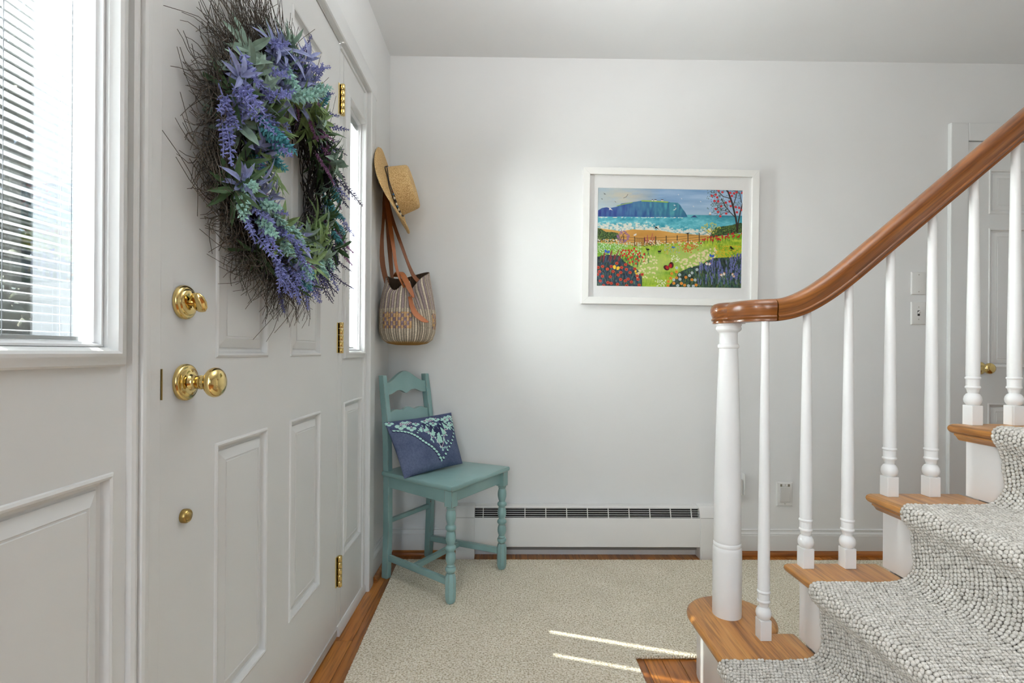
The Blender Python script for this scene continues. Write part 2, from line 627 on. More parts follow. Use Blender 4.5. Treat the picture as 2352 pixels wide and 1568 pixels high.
# oval thumb turn, tilted
tm = MB()
tm.lathe([(0.0001, -0.0165), (0.008, -0.015), (0.0135, -0.009), (0.0155, 0), (0.0135, 0.009), (0.008, 0.015), (0.0001, 0.0165)], (0, 0, 0), 24)
tm.v = [tuple(Vector((XD + 0.028, 0.925, dz)) + Matrix.Rotation(R(32), 3, 'X') @ Vector((p[0] * 0.9, p[1] * 0.42, p[2] * 1.18))) for p in tm.v]
obj('thumb_turn', tm, M_BRASS, db, smooth=60)
obj('peephole_bolt', MB().lathe([(0.0125, 0), (0.0128, 0.004), (0.0125, 0.008), (0.0105, 0.0105), (0.0085, 0.0098), (0.006, 0.0125), (0.002, 0.0135)], (XD, 0.929, 0.690), 32, RX), M_BRASSD, door, smooth=50,
    label='small round brass fitting low on the door')
# hinges
for hz in (1.862, 1.037, 0.228):
    hg = obj('hinge', MB().box(XD - 0.001, XD + 0.0035, DY1 - 0.012, DY1 + 0.001, hz - 0.052, hz + 0.052), M_BRASS, door, bevel=0.0006)
    for k in range(5):
        z0 = hz - 0.054 + k * 0.0216
        obj('knuckle', MB().lathe([(0.0075, z0 + 0.0006), (0.0080, z0 + 0.0012), (0.0080, z0 + 0.0204), (0.0075, z0 + 0.021)], (XD + 0.010, DY1 + 0.004, 0), 20), M_BRASS, hg, smooth=50)

# frame: mullions, head, casing, sill
fr = obj('trim_3', MB().box(XD - 0.035, XD + 0.006, 0.806, 0.858, 0, 2.055), M_TRIM, bevel=0.002)
struct(fr, 'white moulded frame of the front door and sidelights')
obj('mullion_bead', MB().prism([(XD + 0.006, 0.806), (XD + 0.012, 0.808), (XD + 0.013, 0.814), (XD + 0.010, 0.818), (XD + 0.010, 0.826), (XD + 0.006, 0.832)], 'z', 0, 2.055), M_TRIM, fr, smooth=30)
obj('stop_bead', MB().prism([(XD + 0.0, 0.789), (XD + 0.008, 0.790), (XD + 0.010, 0.796), (XD + 0.008, 0.803), (XD + 0.0, 0.806)], 'z', 0, 2.055), M_TRIM, fr, smooth=30)
obj('mullion', MB().box(XD - 0.035, XD - 0.0005, 1.774, 1.8135, 0, 2.055), M_TRIM, fr, bevel=0.001)
obj('frame_head', MB().box(XD - 0.040, XD + 0.002, OY0, OY1, 2.056, 2.064), M_TRIM, fr)
obj('stop_bead', MB().prism([(XD, 2.074), (XD + 0.006, 2.075), (XD + 0.007, 2.080), (XD + 0.003, 2.084), (XD + 0.003, 2.094), (XD + 0.006, 2.098), (XD + 0.003, 2.107), (XD, 2.107)], 'z', 0, 2.055), M_TRIM, fr, smooth=30)
obj('stop_bead', MB().prism([(XD, 2.040), (XD + 0.006, 2.041), (XD + 0.007, 2.046), (XD + 0.003, 2.050), (XD, 2.058)], 'y', 1.775, 2.075), M_TRIM, fr, smooth=30)
obj('sill_strip', MB().prism([(XD - 0.04, 0.0), (XD + 0.010, 0.0), (XD + 0.010, 0.022), (XD + 0.004, 0.034), (XD - 0.04, 0.034)], 'y', 1.774, 2.107), M_TRIM, fr, smooth=30)
obj('sill_strip', MB().prism([(XD - 0.04, 0.0), (XD + 0.010, 0.0), (XD + 0.010, 0.022), (XD + 0.004, 0.034), (XD - 0.04, 0.034)], 'y', OY0, 0.858), M_TRIM, fr, smooth=30)
CX = -0.560
cas = [(XW, 2.107), (CX - 0.004, 2.107), (CX, 2.110), (CX, 2.170), (CX - 0.002, 2.178), (CX - 0.002, 2.184), (CX - 0.006, 2.188), (XW, 2.188)]
obj('casing', MB().prism(cas, 'z', 0, 2.0605), M_TRIM, fr, smooth=30)
obj('casing', MB().prism([(XW, 2.060), (CX - 0.004, 2.060), (CX, 2.063), (CX, 2.130), (CX - 0.006, 2.141), (XW, 2.141)], 'y', 0.35, 2.188), M_TRIM, fr, smooth=30)
obj('casing', MB().box(XW, CX, 0.35, OY0, 0, 2.060), M_TRIM, fr, bevel=0.003)
obj('jamb', MB().box(WO + 0.004, XD, 2.090, 2.107, 0, 2.06), M_TRIM, fr)
# latch strike lip
sm = MB()
pts = [(XD + 0.0005, 0.8585), (XD + 0.0070, 0.8588), (XD + 0.0078, 0.8596), (XD + 0.0068, 0.8600), (XD + 0.0005, 0.8600)]
sm.prism(pts, 'z', 0.932 - 0.026, 0.932 + 0.026)
obj('strike_plate', sm, M_BRASSD, fr, smooth=40)

# sidelights
WZ0, WZ1 = 0.965, 1.927
TRIM_PROF = [(0.0, 0.0), (0.0, 0.006), (0.003, 0.010), (0.009, 0.012), (0.014, 0.016), (0.019, 0.017), (0.023, 0.014), (0.0255, 0.006), (0.028, 0.002), (0.028, -0.012)]

def sidelight(name, y0, y1, w0, w1, label):
    p0, p1 = w0 - 0.000, w1 + 0.000
    holes_ = [(w0 + 0.014, w1 - 0.014, 0.256, 0.8085, False), (w0 + 0.02, w1 - 0.02, WZ0 + 0.02, WZ1 - 0.02, True)]
    holes_[0] = (w0 + 0.0, w1 - 0.014 * 2, 0.256, 0.8085, False) if False else holes_[0]
    o = obj(name, panel_slab(ML, y0, y1, 0.03, 2.052, holes_, 0.044), M_TRIM, fix=False)
    struct(o, label)
    obj('panel', MB().rings(ML, *holes_[0][:4], PANEL_PROF), M_TRIM, o, fix=False, smooth=20)
    obj('window_trim', MB().rings(ML, w0, w1, WZ0, WZ1, TRIM_PROF, cap=False), M_TRIM, o, fix=False, smooth=30)
    # vinyl sash of the glass unit
    g0, g1, gz0, gz1 = w0 + 0.028, w1 - 0.028, WZ0 + 0.028, WZ1 - 0.028
    obj('sash', MB().rings(ML, g0, g1, gz0, gz1, [(0, -0.010), (0.001, -0.004), (0.004, -0.004), (0.006, -0.010), (0.008, -0.012), (0.009, -0.018), (0.009, -0.027)], cap=False), M_VINYL, o, fix=False, smooth=30)
    a0, a1, b0, b1 = g0 + 0.008, g1 - 0.008, gz0 + 0.008, gz1 - 0.008
    obj('pane', MB().box(XD - 0.0150, XD - 0.0135, a0, a1, b0, b1), M_GLASS, o)
    obj('pane', MB().box(XD - 0.0385, XD - 0.0370, a0, a1, b0, b1), M_GLASS, o)
    # blind between the panes
    s0, s1 = a0 + 0.043, a1 - 0.019
    obj('spacer_bar', MB().box(XD - 0.036, XD - 0.016, a0, a0 + 0.024, b0, b1), M_VINYL, o)
    bld = obj('blind', MB().box(XD - 0.034, XD - 0.018, a0 + 0.003, a1 - 0.003, b1 - 0.024, b1 - 0.002), M_VINYL, o, label='white mini blind with level slats')
    sl = MB()
    sw = 0.0135
    hw = sw / 2
    sl.add([(-hw, 0, 0), (-hw * 0.4, 0, 0.0008), (hw * 0.4, 0, 0.0008), (hw, 0, 0), (-hw, s1 - s0, 0), (-hw * 0.4, s1 - s0, 0.0008), (hw * 0.4, s1 - s0, 0.0008), (hw, s1 - s0, 0)],
           [(0, 1, 5, 4), (1, 2, 6, 5), (2, 3, 7, 6)])
    sme = mesh_of('slat', sl, fix=False)
    sme.materials.append(M_SLAT)
    z = b0 + 0.012
    while z < b1 - 0.028:
        q = obj('slat', sme, None, bld)
        q.location = (XD - 0.026, s0, z)
        z += 0.0119
    obj('bottom_rail', MB().box(XD - 0.032, XD - 0.020, s0 - 0.003, s1 + 0.003, b0 + 0.0015, b0 + 0.007), M_VINYL, bld, bevel=0.001)
    for yc in (s0 + 0.012, s1 - 0.012):
        for dx in (-0.0072, 0.0072):
            obj('ladder_cord', MB().tube([(XD - 0.026 + dx, yc, b0 + 0.004), (XD - 0.026 + dx, yc, b1 - 0.02)], 0.0006, 5), M_CORD, bld)
    # white exterior storm frame around the glass
    ex = MB()
    xo = WO - 0.012
    ex.box(xo, XD - 0.044, y0 - 0.02, a0 - 0.01, -0.1, 2.06)
    ex.box(xo, XD - 0.044, a1 + 0.032, a1 + 0.075, -0.1, 2.06)
    ex.box(xo, XD - 0.044, a0 - 0.01, a1 + 0.032, -0.1, b0 - 0.004)
    ex.box(xo, XD - 0.044, a0 - 0.01, a1 + 0.032, b1 + 0.03, 2.06)
    obj('exterior_frame', ex, M_EXT, o)
    return o

sidelight('window_1', 0.51, 0.789, 0.523, 0.777, 'white sidelight window with blind at the left of the front door')
sidelight('window_2', 1.815, 2.074, 1.822, 2.074, 'narrow white sidelight window with blind between door and hat')

# ------------------------------------------------------------------ back door at the right
def MBK(u, v, d):
    return (u, YB - d, v)

BX0, BX1 = 2.275, 3.03
bcols = [(BX0 + 0.105, BX0 + 0.335), (BX1 - 0.335, BX1 - 0.105)]
brows = [(0.16, 0.755), (0.93, 1.62), (1.69, 1.91)]
bh = [(a, b, c, d) for a, b in bcols for c, d in brows]
d2 = obj('door_2', panel_slab(lambda u, v, d: MBK(u, v, d + 0.013), BX0, BX1, 0.008, 2.045, bh, 0.012), M_TRIM, fix=False)
struct(d2, 'white six panel interior door with brass knob behind the banister')
for h in bh:
    obj('panel', MB().rings(lambda u, v, d: MBK(u, v, d * 0.7 + 0.013), *h, PANEL_PROF), M_TRIM, d2, fix=False, smooth=20)
MY = Matrix(((1, 0, 0), (0, 0, -1), (0, 1, 0)))
kb = obj('door_knob', MB().lathe([(0.031, 0.003), (0.031, 0.008), (0.026, 0.012), (0.014, 0.014), (0.012, 0.018), (0.011, 0.040), (0.019, 0.044), (0.026, 0.052), (0.027, 0.060), (0.022, 0.068), (0.012, 0.072), (0.002, 0.073)],
                                 (BX0 + 0.062, YB - 0.010, 0.928), 36, MY), M_BRASS, d2, smooth=60)
t3 = obj('trim_4', MB().box(BX0 - 0.093, BX0 - 0.004, YB - 0.022, YB, 0, 2.137), M_TRIM, bevel=0.004)
struct(t3, 'white casing around the interior door')
obj('casing', MB().box(BX0 - 0.004, BX1 + 0.093, YB - 0.022, YB, 2.049, 2.137), M_TRIM, t3, bevel=0.004)
obj('casing', MB().box(BX1 + 0.004, BX1 + 0.093, YB - 0.022, YB, 0, 2.049), M_TRIM, t3, bevel=0.004)

# ------------------------------------------------------------------ staircase
RS, RUN, N0 = 0.199, 0.234, 0.560
NT = 7
SY0, SY1 = 0.46, 1.443          # near edge, far edge of the treads
st = empty('staircase', (N0 + 0.03, SY1, 0))
tag(st, 'staircase with oak treads and white risers climbing to the right', 'staircase')
stl = st.location.copy()

def sobj(name, mb, mat, parent=None, **kw):
    mb.v = [(p[0] - stl.x, p[1] - stl.y, p[2] - stl.z) for p in mb.v]
    return obj(name, mb, mat, parent or st, **kw)

TH = 0.027
BC = (0.688, 1.540)      # bullnose centre
BR = 0.128

def nose_poly_arc(c, r, a0, a1, n):
    return [(c[0] + r * math.cos(R(a0 + (a1 - a0) * i / n)), c[1] + r * math.sin(R(a0 + (a1 - a0) * i / n))) for i in range(n + 1)]

def plate(poly, z0, z1, edge):
    """plate with a rounded rim; poly CCW in x,y"""
    mb = MB()
    n = len(poly)
    cx = sum(p[0] for p in poly) / n
    cy = sum(p[1] for p in poly) / n
    # per vertex inward normals
    nor = []
    for i in range(n):
        a, b, c = Vector(poly[i - 1]), Vector(poly[i]), Vector(poly[(i + 1) % n])
        e1 = (b - a).normalized()
        e2 = (c - b).normalized()
        n1 = Vector((-e1.y, e1.x))
        n2 = Vector((-e2.y, e2.x))
        q = (n1 + n2)
        q = q / max(0.3, q.length_squared / 2)
        nor.append(q)
    prof_ = []
    h = (z1 - z0) / 2
    for k in range(9):
        a = -90 + 180 * k / 8
        prof_.append((edge * (1 - math.cos(R(a))), (z0 + z1) / 2 + h * math.sin(R(a))))
    vv = []
    for ins, z in prof_:
        for i in range(n):
            vv.append((poly[i][0] + nor[i].x * ins, poly[i][1] + nor[i].y * ins, z))
    ff = []
    for k in range(len(prof_) - 1):
        for i in range(n):
            j = (i + 1) % n
            ff.append((k * n + i, k * n + j, (k + 1) * n + j, (k + 1) * n + i))
    ff.append(tuple(range(n - 1, -1, -1)))
    ff.append(tuple((len(prof_) - 1) * n + i for i in range(n)))
    mb.add(vv, ff)
    return mb

for s in range(NT):
    xn = N0 + s * RUN
    z1 = (s + 1) * RS
    if s == 0:
        xi = BC[0] + math.sqrt(BR ** 2 - (BC[1] - SY1) ** 2)
        a_end = math.degrees(math.atan2(SY1 - BC[1], xi - BC[0]))
        poly = [(xn, SY0), (xn + RUN + 0.033, SY0), (xn + RUN + 0.033, SY1)] + nose_poly_arc(BC, BR, a_end, 180, 26)
        sobj('tread', plate(poly, z1 - TH, z1, 0.013), M_OAKT, smooth=50)
        rr = BR - 0.030
        rp = [(xn + 0.030, SY0 + 0.02), (xn + RUN + 0.03, SY0 + 0.02), (xn + RUN + 0.03, SY1 - 0.03)] + nose_poly_arc(BC, rr, -60, 180, 26)
        sobj('riser', MB().prism(rp, 'z', 0, z1 - TH), M_STAIRW, smooth=30)
    else:
        poly = [(xn, SY0), (xn + RUN + 0.033, SY0), (xn + RUN + 0.033, SY1), (xn, SY1)]
        sobj('tread', plate(poly, z1 - TH, z1, 0.013), M_OAKT, smooth=50)
        sobj('riser', MB().box(xn + 0.030, xn + 0.048, SY0 + 0.02, SY1 - 0.028, z1 - RS, z1 - TH), M_STAIRW)
        if s >= 2:
            cp = [(xn + 0.030, z1 - TH), (xn + 0.011, z1 - TH), (xn + 0.011, z1 - TH - 0.005), (xn + 0.0145, z1 - TH - 0.007), (xn + 0.019, z1 - TH - 0.012), (xn + 0.0235, z1 - TH - 0.018), (xn + 0.0265, z1 - TH - 0.020), (xn + 0.030, z1 - TH - 0.020)]
            sobj('cove_moulding', MB().prism(cp, 'y', SY0 + 0.02, SY1 - 0.010), M_OAKT, smooth=25)
# closed side below the treads (zig-zag stringer), facing the hall
sp = [(N0 + RUN + 0.05, 0.0)]
for s in range(1, NT):
    sp += [(N0 + s * RUN + 0.05, (s + 1) * RS - TH), (N0 + (s + 1) * RUN + 0.05, (s + 1) * RS - TH)]
sp += [(N0 + NT * RUN + 0.05, 0.0)]
sobj('stringer', MB().prism(sp, 'y', SY1 - 0.046, SY1 - 0.028), M_STAIRW)
sobj('stringer', MB().prism(sp, 'y', SY0 + 0.02, SY0 + 0.038), M_STAIRW)

# ------------------------------------------------------------------ railing: newel, balusters, handrail
RYL = 1.411
NX, NY = 0.676, 1.543
rail = empty('stair_railing', (NX, NY, RS))
tag(rail, 'white turned balusters and newel post under a curved oak handrail', 'railing')
rl = rail.location.copy()

def robj(name, mb, mat, parent=None, **kw):
    mb.v = [(p[0] - rl.x, p[1] - rl.y, p[2] - rl.z) for p in mb.v]
    return obj(name, mb, mat, parent or rail, **kw)

newel_prof = [(0.0415, 0.199), (0.0418, 0.210), (0.0418, 0.395), (0.0412, 0.402), (0.0395, 0.405), (0.0385, 0.407), (0.0400, 0.410), (0.0402, 0.416), (0.0385, 0.419), (0.0372, 0.420), (0.0382, 0.423),
              (0.0388, 0.430), (0.0386, 0.520), (0.0370, 0.640), (0.0345, 0.760), (0.0315, 0.870), (0.0285, 0.960), (0.0268, 1.004), (0.0262, 1.006), (0.0295, 1.008), (0.0308, 1.013), (0.0300, 1.018),
              (0.0265, 1.021), (0.0258, 1.024), (0.0258, 1.052), (0.0270, 1.055), (0.0305, 1.057), (0.0355, 1.062), (0.0368, 1.067), (0.0350, 1.072), (0.0345, 1.074), (0.0368, 1.076), (0.0368, 1.089)]
robj('newel_post', MB().lathe(newel_prof, (NX, NY, 0), 40), M_STAIRW, smooth=40, label='thick turned white newel post')

LEVEL = 1.112
def rail_z(xp):
    """centre height of the handrail over the baluster line"""
    x1, x2 = 0.735, 1.015
    sl_ = RS / RUN
    if xp <= x1:
        return LEVEL
    zl = 1.276 + (xp - x2) * sl_
    if xp >= x2:
        return zl
    t = (xp - x1) / (x2 - x1)
    p0, p1 = LEVEL, 1.276
    m0, m1 = 0.0, sl_ * (x2 - x1)
    return (2 * t**3 - 3 * t**2 + 1) * p0 + (t**3 - 2 * t**2 + t) * m0 + (-2 * t**3 + 3 * t**2) * p1 + (t**3 - t**2) * m1

# rail section (side, up) half profile, up is +
HPROF = [(0.000, 0.0315), (0.010, 0.0310), (0.019, 0.0280), (0.0255, 0.0215), (0.0285, 0.0130), (0.0285, 0.0050), (0.0262, -0.0040), (0.0235, -0.0110), (0.0228, -0.0145),
         (0.0250, -0.0160), (0.0262, -0.0190), (0.0250, -0.0220), (0.0225, -0.0235), (0.0235, -0.0270), (0.0228, -0.0305), (0.000, -0.0315)]
FULL = HPROF + [(-a, b) for a, b in HPROF[-2:0:-1]]

def rail_obj(name, pts, parent=None):
    pts = [Vector(p) for p in pts]
    secs, guv = [], []
    L = 0.0
    for i, p in enumerate(pts):
        if i == 0:
            t = pts[1] - pts[0]
        elif i == len(pts) - 1:
            t = pts[-1] - pts[-2]
        else:
            t = pts[i + 1] - pts[i - 1]
            L += (pts[i] - pts[i - 1]).length
        if i == len(pts) - 1:
            L += (pts[i] - pts[i - 1]).length
        t.normalize()
        side = t.cross(Vector((0, 0, 1))).normalized()
        up = side.cross(t)
        secs.append([p + side * a + up * b for a, b in FULL])
        q = 0
        for k, (a, b) in enumerate(FULL):
            guv.append((L * 1.0 + p.x * 0.0, b * 4.0 + a * 1.0, a * 6.0))
    mb = MB().sweep(pts, secs)
    o = robj(name, mb, M_RAIL, parent, smooth=40, fix=True)
    at = o.data.attributes.new('guv', 'FLOAT_VECTOR', 'POINT')
    at.data.foreach_set('vector', np.array(guv, dtype=np.float32).ravel())
    return o

vol = []
ctrl = [(0.676, 1.560), (0.676, 1.530), (0.679, 1.500), (0.686, 1.470), (0.697, 1.446), (0.711, 1.428), (0.727, 1.4165), (0.738, 1.4120), (0.7445, 1.4110)]
for p in ctrl:
    vol.append((p[0], p[1], LEVEL))
hr = rail_obj('handrail', [(xx, RYL, rail_z(xx)) for xx in np.linspace(0.95, N0 + NT * RUN - 0.05, 30)])
hr['label'] = 'glossy oak handrail'
rail_obj('rail_easing', [(xx, RYL, rail_z(xx)) for xx in np.linspace(0.7445, 0.950, 22)], None)
rail_obj('rail_volute', vol, None)
vc = [(max(0.0005, 0.0238 + a), b) for a, b in HPROF]
capo = robj('rail_cap', MB().lathe([(r, z + LEVEL) for r, z in vc[::-1]], (NX, NY, 0), 40), M_RAIL, smooth=40)
co_ = np.empty(len(capo.data.vertices) * 3, dtype=np.float32)
capo.data.vertices.foreach_get('co', co_)
cc = co_.reshape(-1, 3)
at = capo.data.attributes.new('guv', 'FLOAT_VECTOR', 'POINT')
at.data.foreach_set('vector', np.stack([cc[:, 0], cc[:, 2] * 4 + cc[:, 1], cc[:, 1] * 6], 1).astype(np.float32).ravel())

for k in range(11):
    bx = 0.721 + 0.117 * k
    step = int(math.floor((bx - N0) / RUN))
    tz = (step + 1) * RS
    top = rail_z(bx) - 0.031 / math.cos(math.atan(RS / RUN) if bx > 1.0 else 0.3) + 0.006
    if bx < 0.74:
        top = LEVEL - 0.028
    hb = 0.0155
    mb = MB().box(bx - hb, bx + hb, RYL - hb, RYL + hb, tz, tz + 0.055)
    bo = robj('baluster', mb, M_STAIRW, bevel=0.0012)
    prof_ = [(0.0125, 0.054), (0.0155, 0.057), (0.0192, 0.063), (0.0205, 0.071), (0.0192, 0.079), (0.0150, 0.086), (0.0110, 0.0885), (0.0108, 0.0895), (0.0120, 0.090), (0.0145, 0.1005), (0.0150, 0.101),
             (0.0168, 0.1025), (0.0174, 0.105), (0.0168, 0.1075), (0.0153, 0.109), (0.0155, 0.127), (0.0170, 0.1285), (0.0176, 0.131), (0.0170, 0.1335), (0.0152, 0.135), (0.0158, 0.142), (0.0155, 0.25), (0.0098, top - tz)]
    robj('turning', MB().lathe([(r, z + tz) for r, z in prof_], (bx, RYL, 0), 24), M_STAIRW, bo, smooth=40)

# ------------------------------------------------------------------ small shared tools
def vnoise(h, w, sx, sy, seed, octaves=3):
    """value noise raster, h x w, cells sx, sy"""
    rs = np.random.RandomState(seed)
    out = np.zeros((h, w))
    amp = 1.0
    tot = 0
    for o_ in range(octaves):
        gx, gy = max(2, int(w / sx) + 2), max(2, int(h / sy) + 2)
        g = rs.rand(gy + 1, gx + 1)
        X = np.arange(w) / sx
        Y = np.arange(h) / sy
        X = np.minimum(X, gx - 1.001)
        Y = np.minimum(Y, gy - 1.001)
        xi, yi = X.astype(int), Y.astype(int)
        xf, yf = X - xi, Y - yi
        xf = xf * xf * (3 - 2 * xf)
        yf = yf * yf * (3 - 2 * yf)
        a = g[yi][:, xi]
        b = g[yi][:, xi + 1]
        c = g[yi + 1][:, xi]
        d = g[yi + 1][:, xi + 1]
        v = (a * (1 - xf) + b * xf) * (1 - yf)[:, None] + (c * (1 - xf) + d * xf) * yf[:, None]
        out += v * amp
        tot += amp
        amp *= 0.5
        sx /= 2.0
        sy /= 2.0
        if sx < 1 or sy < 1:
            break
    return out / tot


def srgb_arr_to_lin(a):
    a = a / 255.0
    return np.where(a <= 0.04045, a / 12.92, ((a + 0.055) / 1.055) ** 2.4)


def set_col(me, rgb_lin):
    at = me.attributes.new('Col', 'FLOAT_COLOR', 'POINT')
    n = len(me.vertices)
    c = np.ones((n, 4), dtype=np.float32)
    c[:, :3] = rgb_lin
    at.data.foreach_set('color', c.ravel())


class Raster:
    """small painter used for flat print; coordinates given through map()"""
    def __init__(self, w, h, tf):
        self.w, self.h, self.tf = w, h, tf
        self.a = np.zeros((h, w, 3))
        self.yy, self.xx = np.mgrid[0:h, 0:w].astype(float)

    def P(self, x, y):
        u, v = self.tf(x, y)
        return u * self.w - 0.5, v * self.h - 0.5

    def blend(self, mask, col):
        mask = np.clip(mask, 0, 1)[..., None]
        self.a = self.a * (1 - mask) + np.array(col, float) * mask

    def local(self, x0, x1, y0, y1):
        return slice(max(0, int(y0)), min(self.h, int(y1) + 2)), slice(max(0, int(x0)), min(self.w, int(x1) + 2))

    def ell(self, x, y, rx, ry, col, ang=0.0, soft=0.7):
        cx, cy = self.P(x, y)
        x2, _ = self.P(x + rx, y)
        _, y2 = self.P(x, y + ry)
        rx, ry = abs(x2 - cx), abs(y2 - cy)
        m_ = max(rx, ry) + 2
        sl = self.local(cx - m_, cx + m_, cy - m_, cy + m_)
        X, Y = self.xx[sl] - cx, self.yy[sl] - cy
        ca, sa = math.cos(ang), math.sin(ang)
        U, V = X * ca + Y * sa, -X * sa + Y * ca
        d = np.sqrt((U / max(rx, .3)) ** 2 + (V / max(ry, .3)) ** 2)
        mk = np.clip((1 - d) * max(rx, ry, .6) / soft + 0.5, 0, 1)[..., None]
        self.a[sl] = self.a[sl] * (1 - mk) + np.array(col, float) * mk

    def line(self, pts, wid, col):
        q = [self.P(*p) for p in pts]
        x2, _ = self.P(pts[0][0] + wid, pts[0][1])
        hw = abs(x2 - q[0][0]) / 2
        for (ax, ay), (bx, by) in zip(q[:-1], q[1:]):
            sl = self.local(min(ax, bx) - hw - 2, max(ax, bx) + hw + 2, min(ay, by) - hw - 2, max(ay, by) + hw + 2)
            X, Y = self.xx[sl] - ax, self.yy[sl] - ay
            dx, dy = bx - ax, by - ay
            L2 = dx * dx + dy * dy + 1e-9
            t = np.clip((X * dx + Y * dy) / L2, 0, 1)
            d = np.sqrt((X - t * dx) ** 2 + (Y - t * dy) ** 2)
            mk = np.clip(hw - d + 0.5, 0, 1)[..., None] * min(1.0, max(0.35, hw * 2))
            self.a[sl] = self.a[sl] * (1 - mk) + np.array(col, float) * mk

    def poly(self, pts, col, retmask=False):
        q = [self.P(*p) for p in pts]
        ins = np.zeros((self.h, self.w), bool)
        n = len(q)
        for i in range(n):
            (x1, y1), (x2, y2) = q[i], q[(i + 1) % n]
            if y1 == y2:
                continue
            c = ((self.yy < y1) != (self.yy < y2)) & (self.xx < (x2 - x1) * (self.yy - y1) / (y2 - y1) + x1)
            ins ^= c
        if retmask:
            return ins
        self.blend(ins.astype(float), col)


# ------------------------------------------------------------------ baseboard heater
ht = empty('baseboard_heater', (0.39, YB, 0))
tag(ht, 'long white metal baseboard heater with slotted grille under the picture', 'heater')
hl = ht.location.copy()

def hobj(name, mb, mat, parent=None, **kw):
    mb.v = [(p[0] - hl.x, p[1] - hl.y, p[2] - hl.z) for p in mb.v]
    return obj(name, mb, mat, parent or ht, **kw)

HX0, HX1 = -0.148, 0.939
def yz(pr):
    return [(YB - d, z) for d, z in pr]
hobj('back_panel', MB().prism(yz([(0.0, 0.03), (0.003, 0.03), (0.003, 0.247), (0.0, 0.247)]), 'x', HX0, HX1), M_STEELW)
hobj('top_panel', MB().prism(yz([(0.003, 0.2495), (0.044, 0.2475), (0.0465, 0.2440), (0.0465, 0.2420), (0.044, 0.2420), (0.043, 0.2450), (0.003, 0.2465)]), 'x', HX0, HX1), M_STEELW, smooth=25)
hobj('front_panel', MB().prism(yz([(0.0595, 0.1985), (0.0610, 0.1975), (0.0655, 0.156), (0.0630, 0.060), (0.0560, 0.056), (0.0560, 0.0575), (0.0615, 0.061), (0.0640, 0.156), (0.0595, 0.196)]), 'x', HX0, HX1), M_STEELW, smooth=25)
hobj('grille_shade_plate', MB().box(HX0 + 0.002, HX1 - 0.002, YB - 0.034, YB - 0.004, 0.175, 0.2405), M_DARK)  # near-black sheet painted as the shade behind the grille slots
hobj('heating_fins', MB().box(HX0 + 0.01, HX1 - 0.01, YB - 0.052, YB - 0.008, 0.085, 0.17), mat_plain('heater_fins', (0.10, 0.10, 0.10), 0.6, 0.6))
hobj('bottom_rail', MB().box(HX0, HX1, YB - 0.020, YB - 0.003, 0.03, 0.045), mat_plain('heater_grey', (0.25, 0.24, 0.22), 0.6))
# grille plane from (0.0462,0.2425) to (0.060,0.198)
for k in range(5):
    f = (k + 0.35) / 5.0 * 1.05
    d, z = 0.0462 + 0.0138 * f, 0.2425 - 0.0445 * f
    hobj('grille_bar', MB().prism(yz([(d - 0.005, z + 0.0006), (d, z + 0.0014), (d + 0.0006, z), (d - 0.0044, z - 0.0008)]), 'x', HX0, HX1), M_STEELW)
for k in range(11):
    xx = HX0 + 0.042 + k * 0.1005
    hobj('grille_divider', MB().prism(yz([(0.0400, 0.2425), (0.0466, 0.2425), (0.0602, 0.198), (0.053, 0.198)]), 'x', xx - 0.0016, xx + 0.0016), M_STEELW)
for a, b, fx0, fx1 in ((-0.236, HX0 + 0.001, -0.236, -0.156), (HX1 - 0.001, 1.027, 0.946, 1.027)):
    cap_ = hobj('end_cap', MB().prism(yz([(0.0, 0.252), (0.046, 0.2505), (0.0485, 0.2475), (0.0640, 0.199), (0.0685, 0.156), (0.0655, 0.0), (0.0, 0.0)]), 'x', a, b), M_STEELW, smooth=25, bevel=0.001)
    hobj('cap_seam', MB().prism(yz([(0.060, 0.1995), (0.0648, 0.1998), (0.0652, 0.1982), (0.060, 0.198)]), 'x', a + 0.002, b - 0.002), mat_plain('seam_grey', (0.35, 0.34, 0.32), 0.7), cap_)
    hobj('foot', MB().box(fx0, fx1, YB - 0.0695, YB - 0.066, 0.001, 0.046), M_STEELW, cap_)

# ------------------------------------------------------------------ wall plates
def wall_plate(name, cx, cz, w, h, label, cat, group=None):
    o = empty(name, (cx, YB, cz))
    tag(o, label, cat, group)
    mb = MB().rings(lambda u, v, d: (u, -d, v), -w / 2, w / 2, -h / 2, h / 2, [(0, 0), (0, 0.0035), (0.0025, 0.006), (0.004, 0.0065)])
    obj('cover_plate', mb, M_PLATE, o, fix=False, smooth=25)
    return o

M_PLATE = mat_plain('plate_plastic', (0.76, 0.755, 0.73), 0.35)
M_PLATEG = mat_plain('plate_insert', (0.60, 0.59, 0.56), 0.4)
M_SCREW = mat_plain('plate_screw', (0.55, 0.54, 0.5), 0.35, 0.6)
o1 = wall_plate('wall_outlet', 1.379, 0.301, 0.079, 0.118, 'white wall outlet plate with grey cover low beside the newel post', 'outlet')
obj('cover_insert', MB().rings(lambda u, v, d: (u, -d, v), -0.024, 0.024, -0.040, 0.036, [(0, 0.006), (0.0006, 0.0095), (0.003, 0.0105)]), M_PLATEG, o1, fix=False)
obj('hinge_slot', MB().rings(lambda u, v, d: (u, -d, v), -0.024, 0.024, 0.0365, 0.0495, [(0, 0.0068), (0.0005, 0.0069)]), mat_plain('slot_shadow', (0.22, 0.2, 0.15), 0.6), o1, fix=False)
obj('hinge_tab', MB().rings(lambda u, v, d: (u, -d, v), -0.014, 0.014, 0.037, 0.049, [(0, 0.0068), (0.001, 0.0085), (0.002, 0.009)]), M_PLATE, o1, fix=False)
for zz in (0.0455, -0.0475):
    obj('screw', MB().lathe([(0.0032, 0.0), (0.0032, 0.0096), (0.002, 0.0100)], (0, 0, zz), 12, MY), M_SCREW, o1, smooth=40)
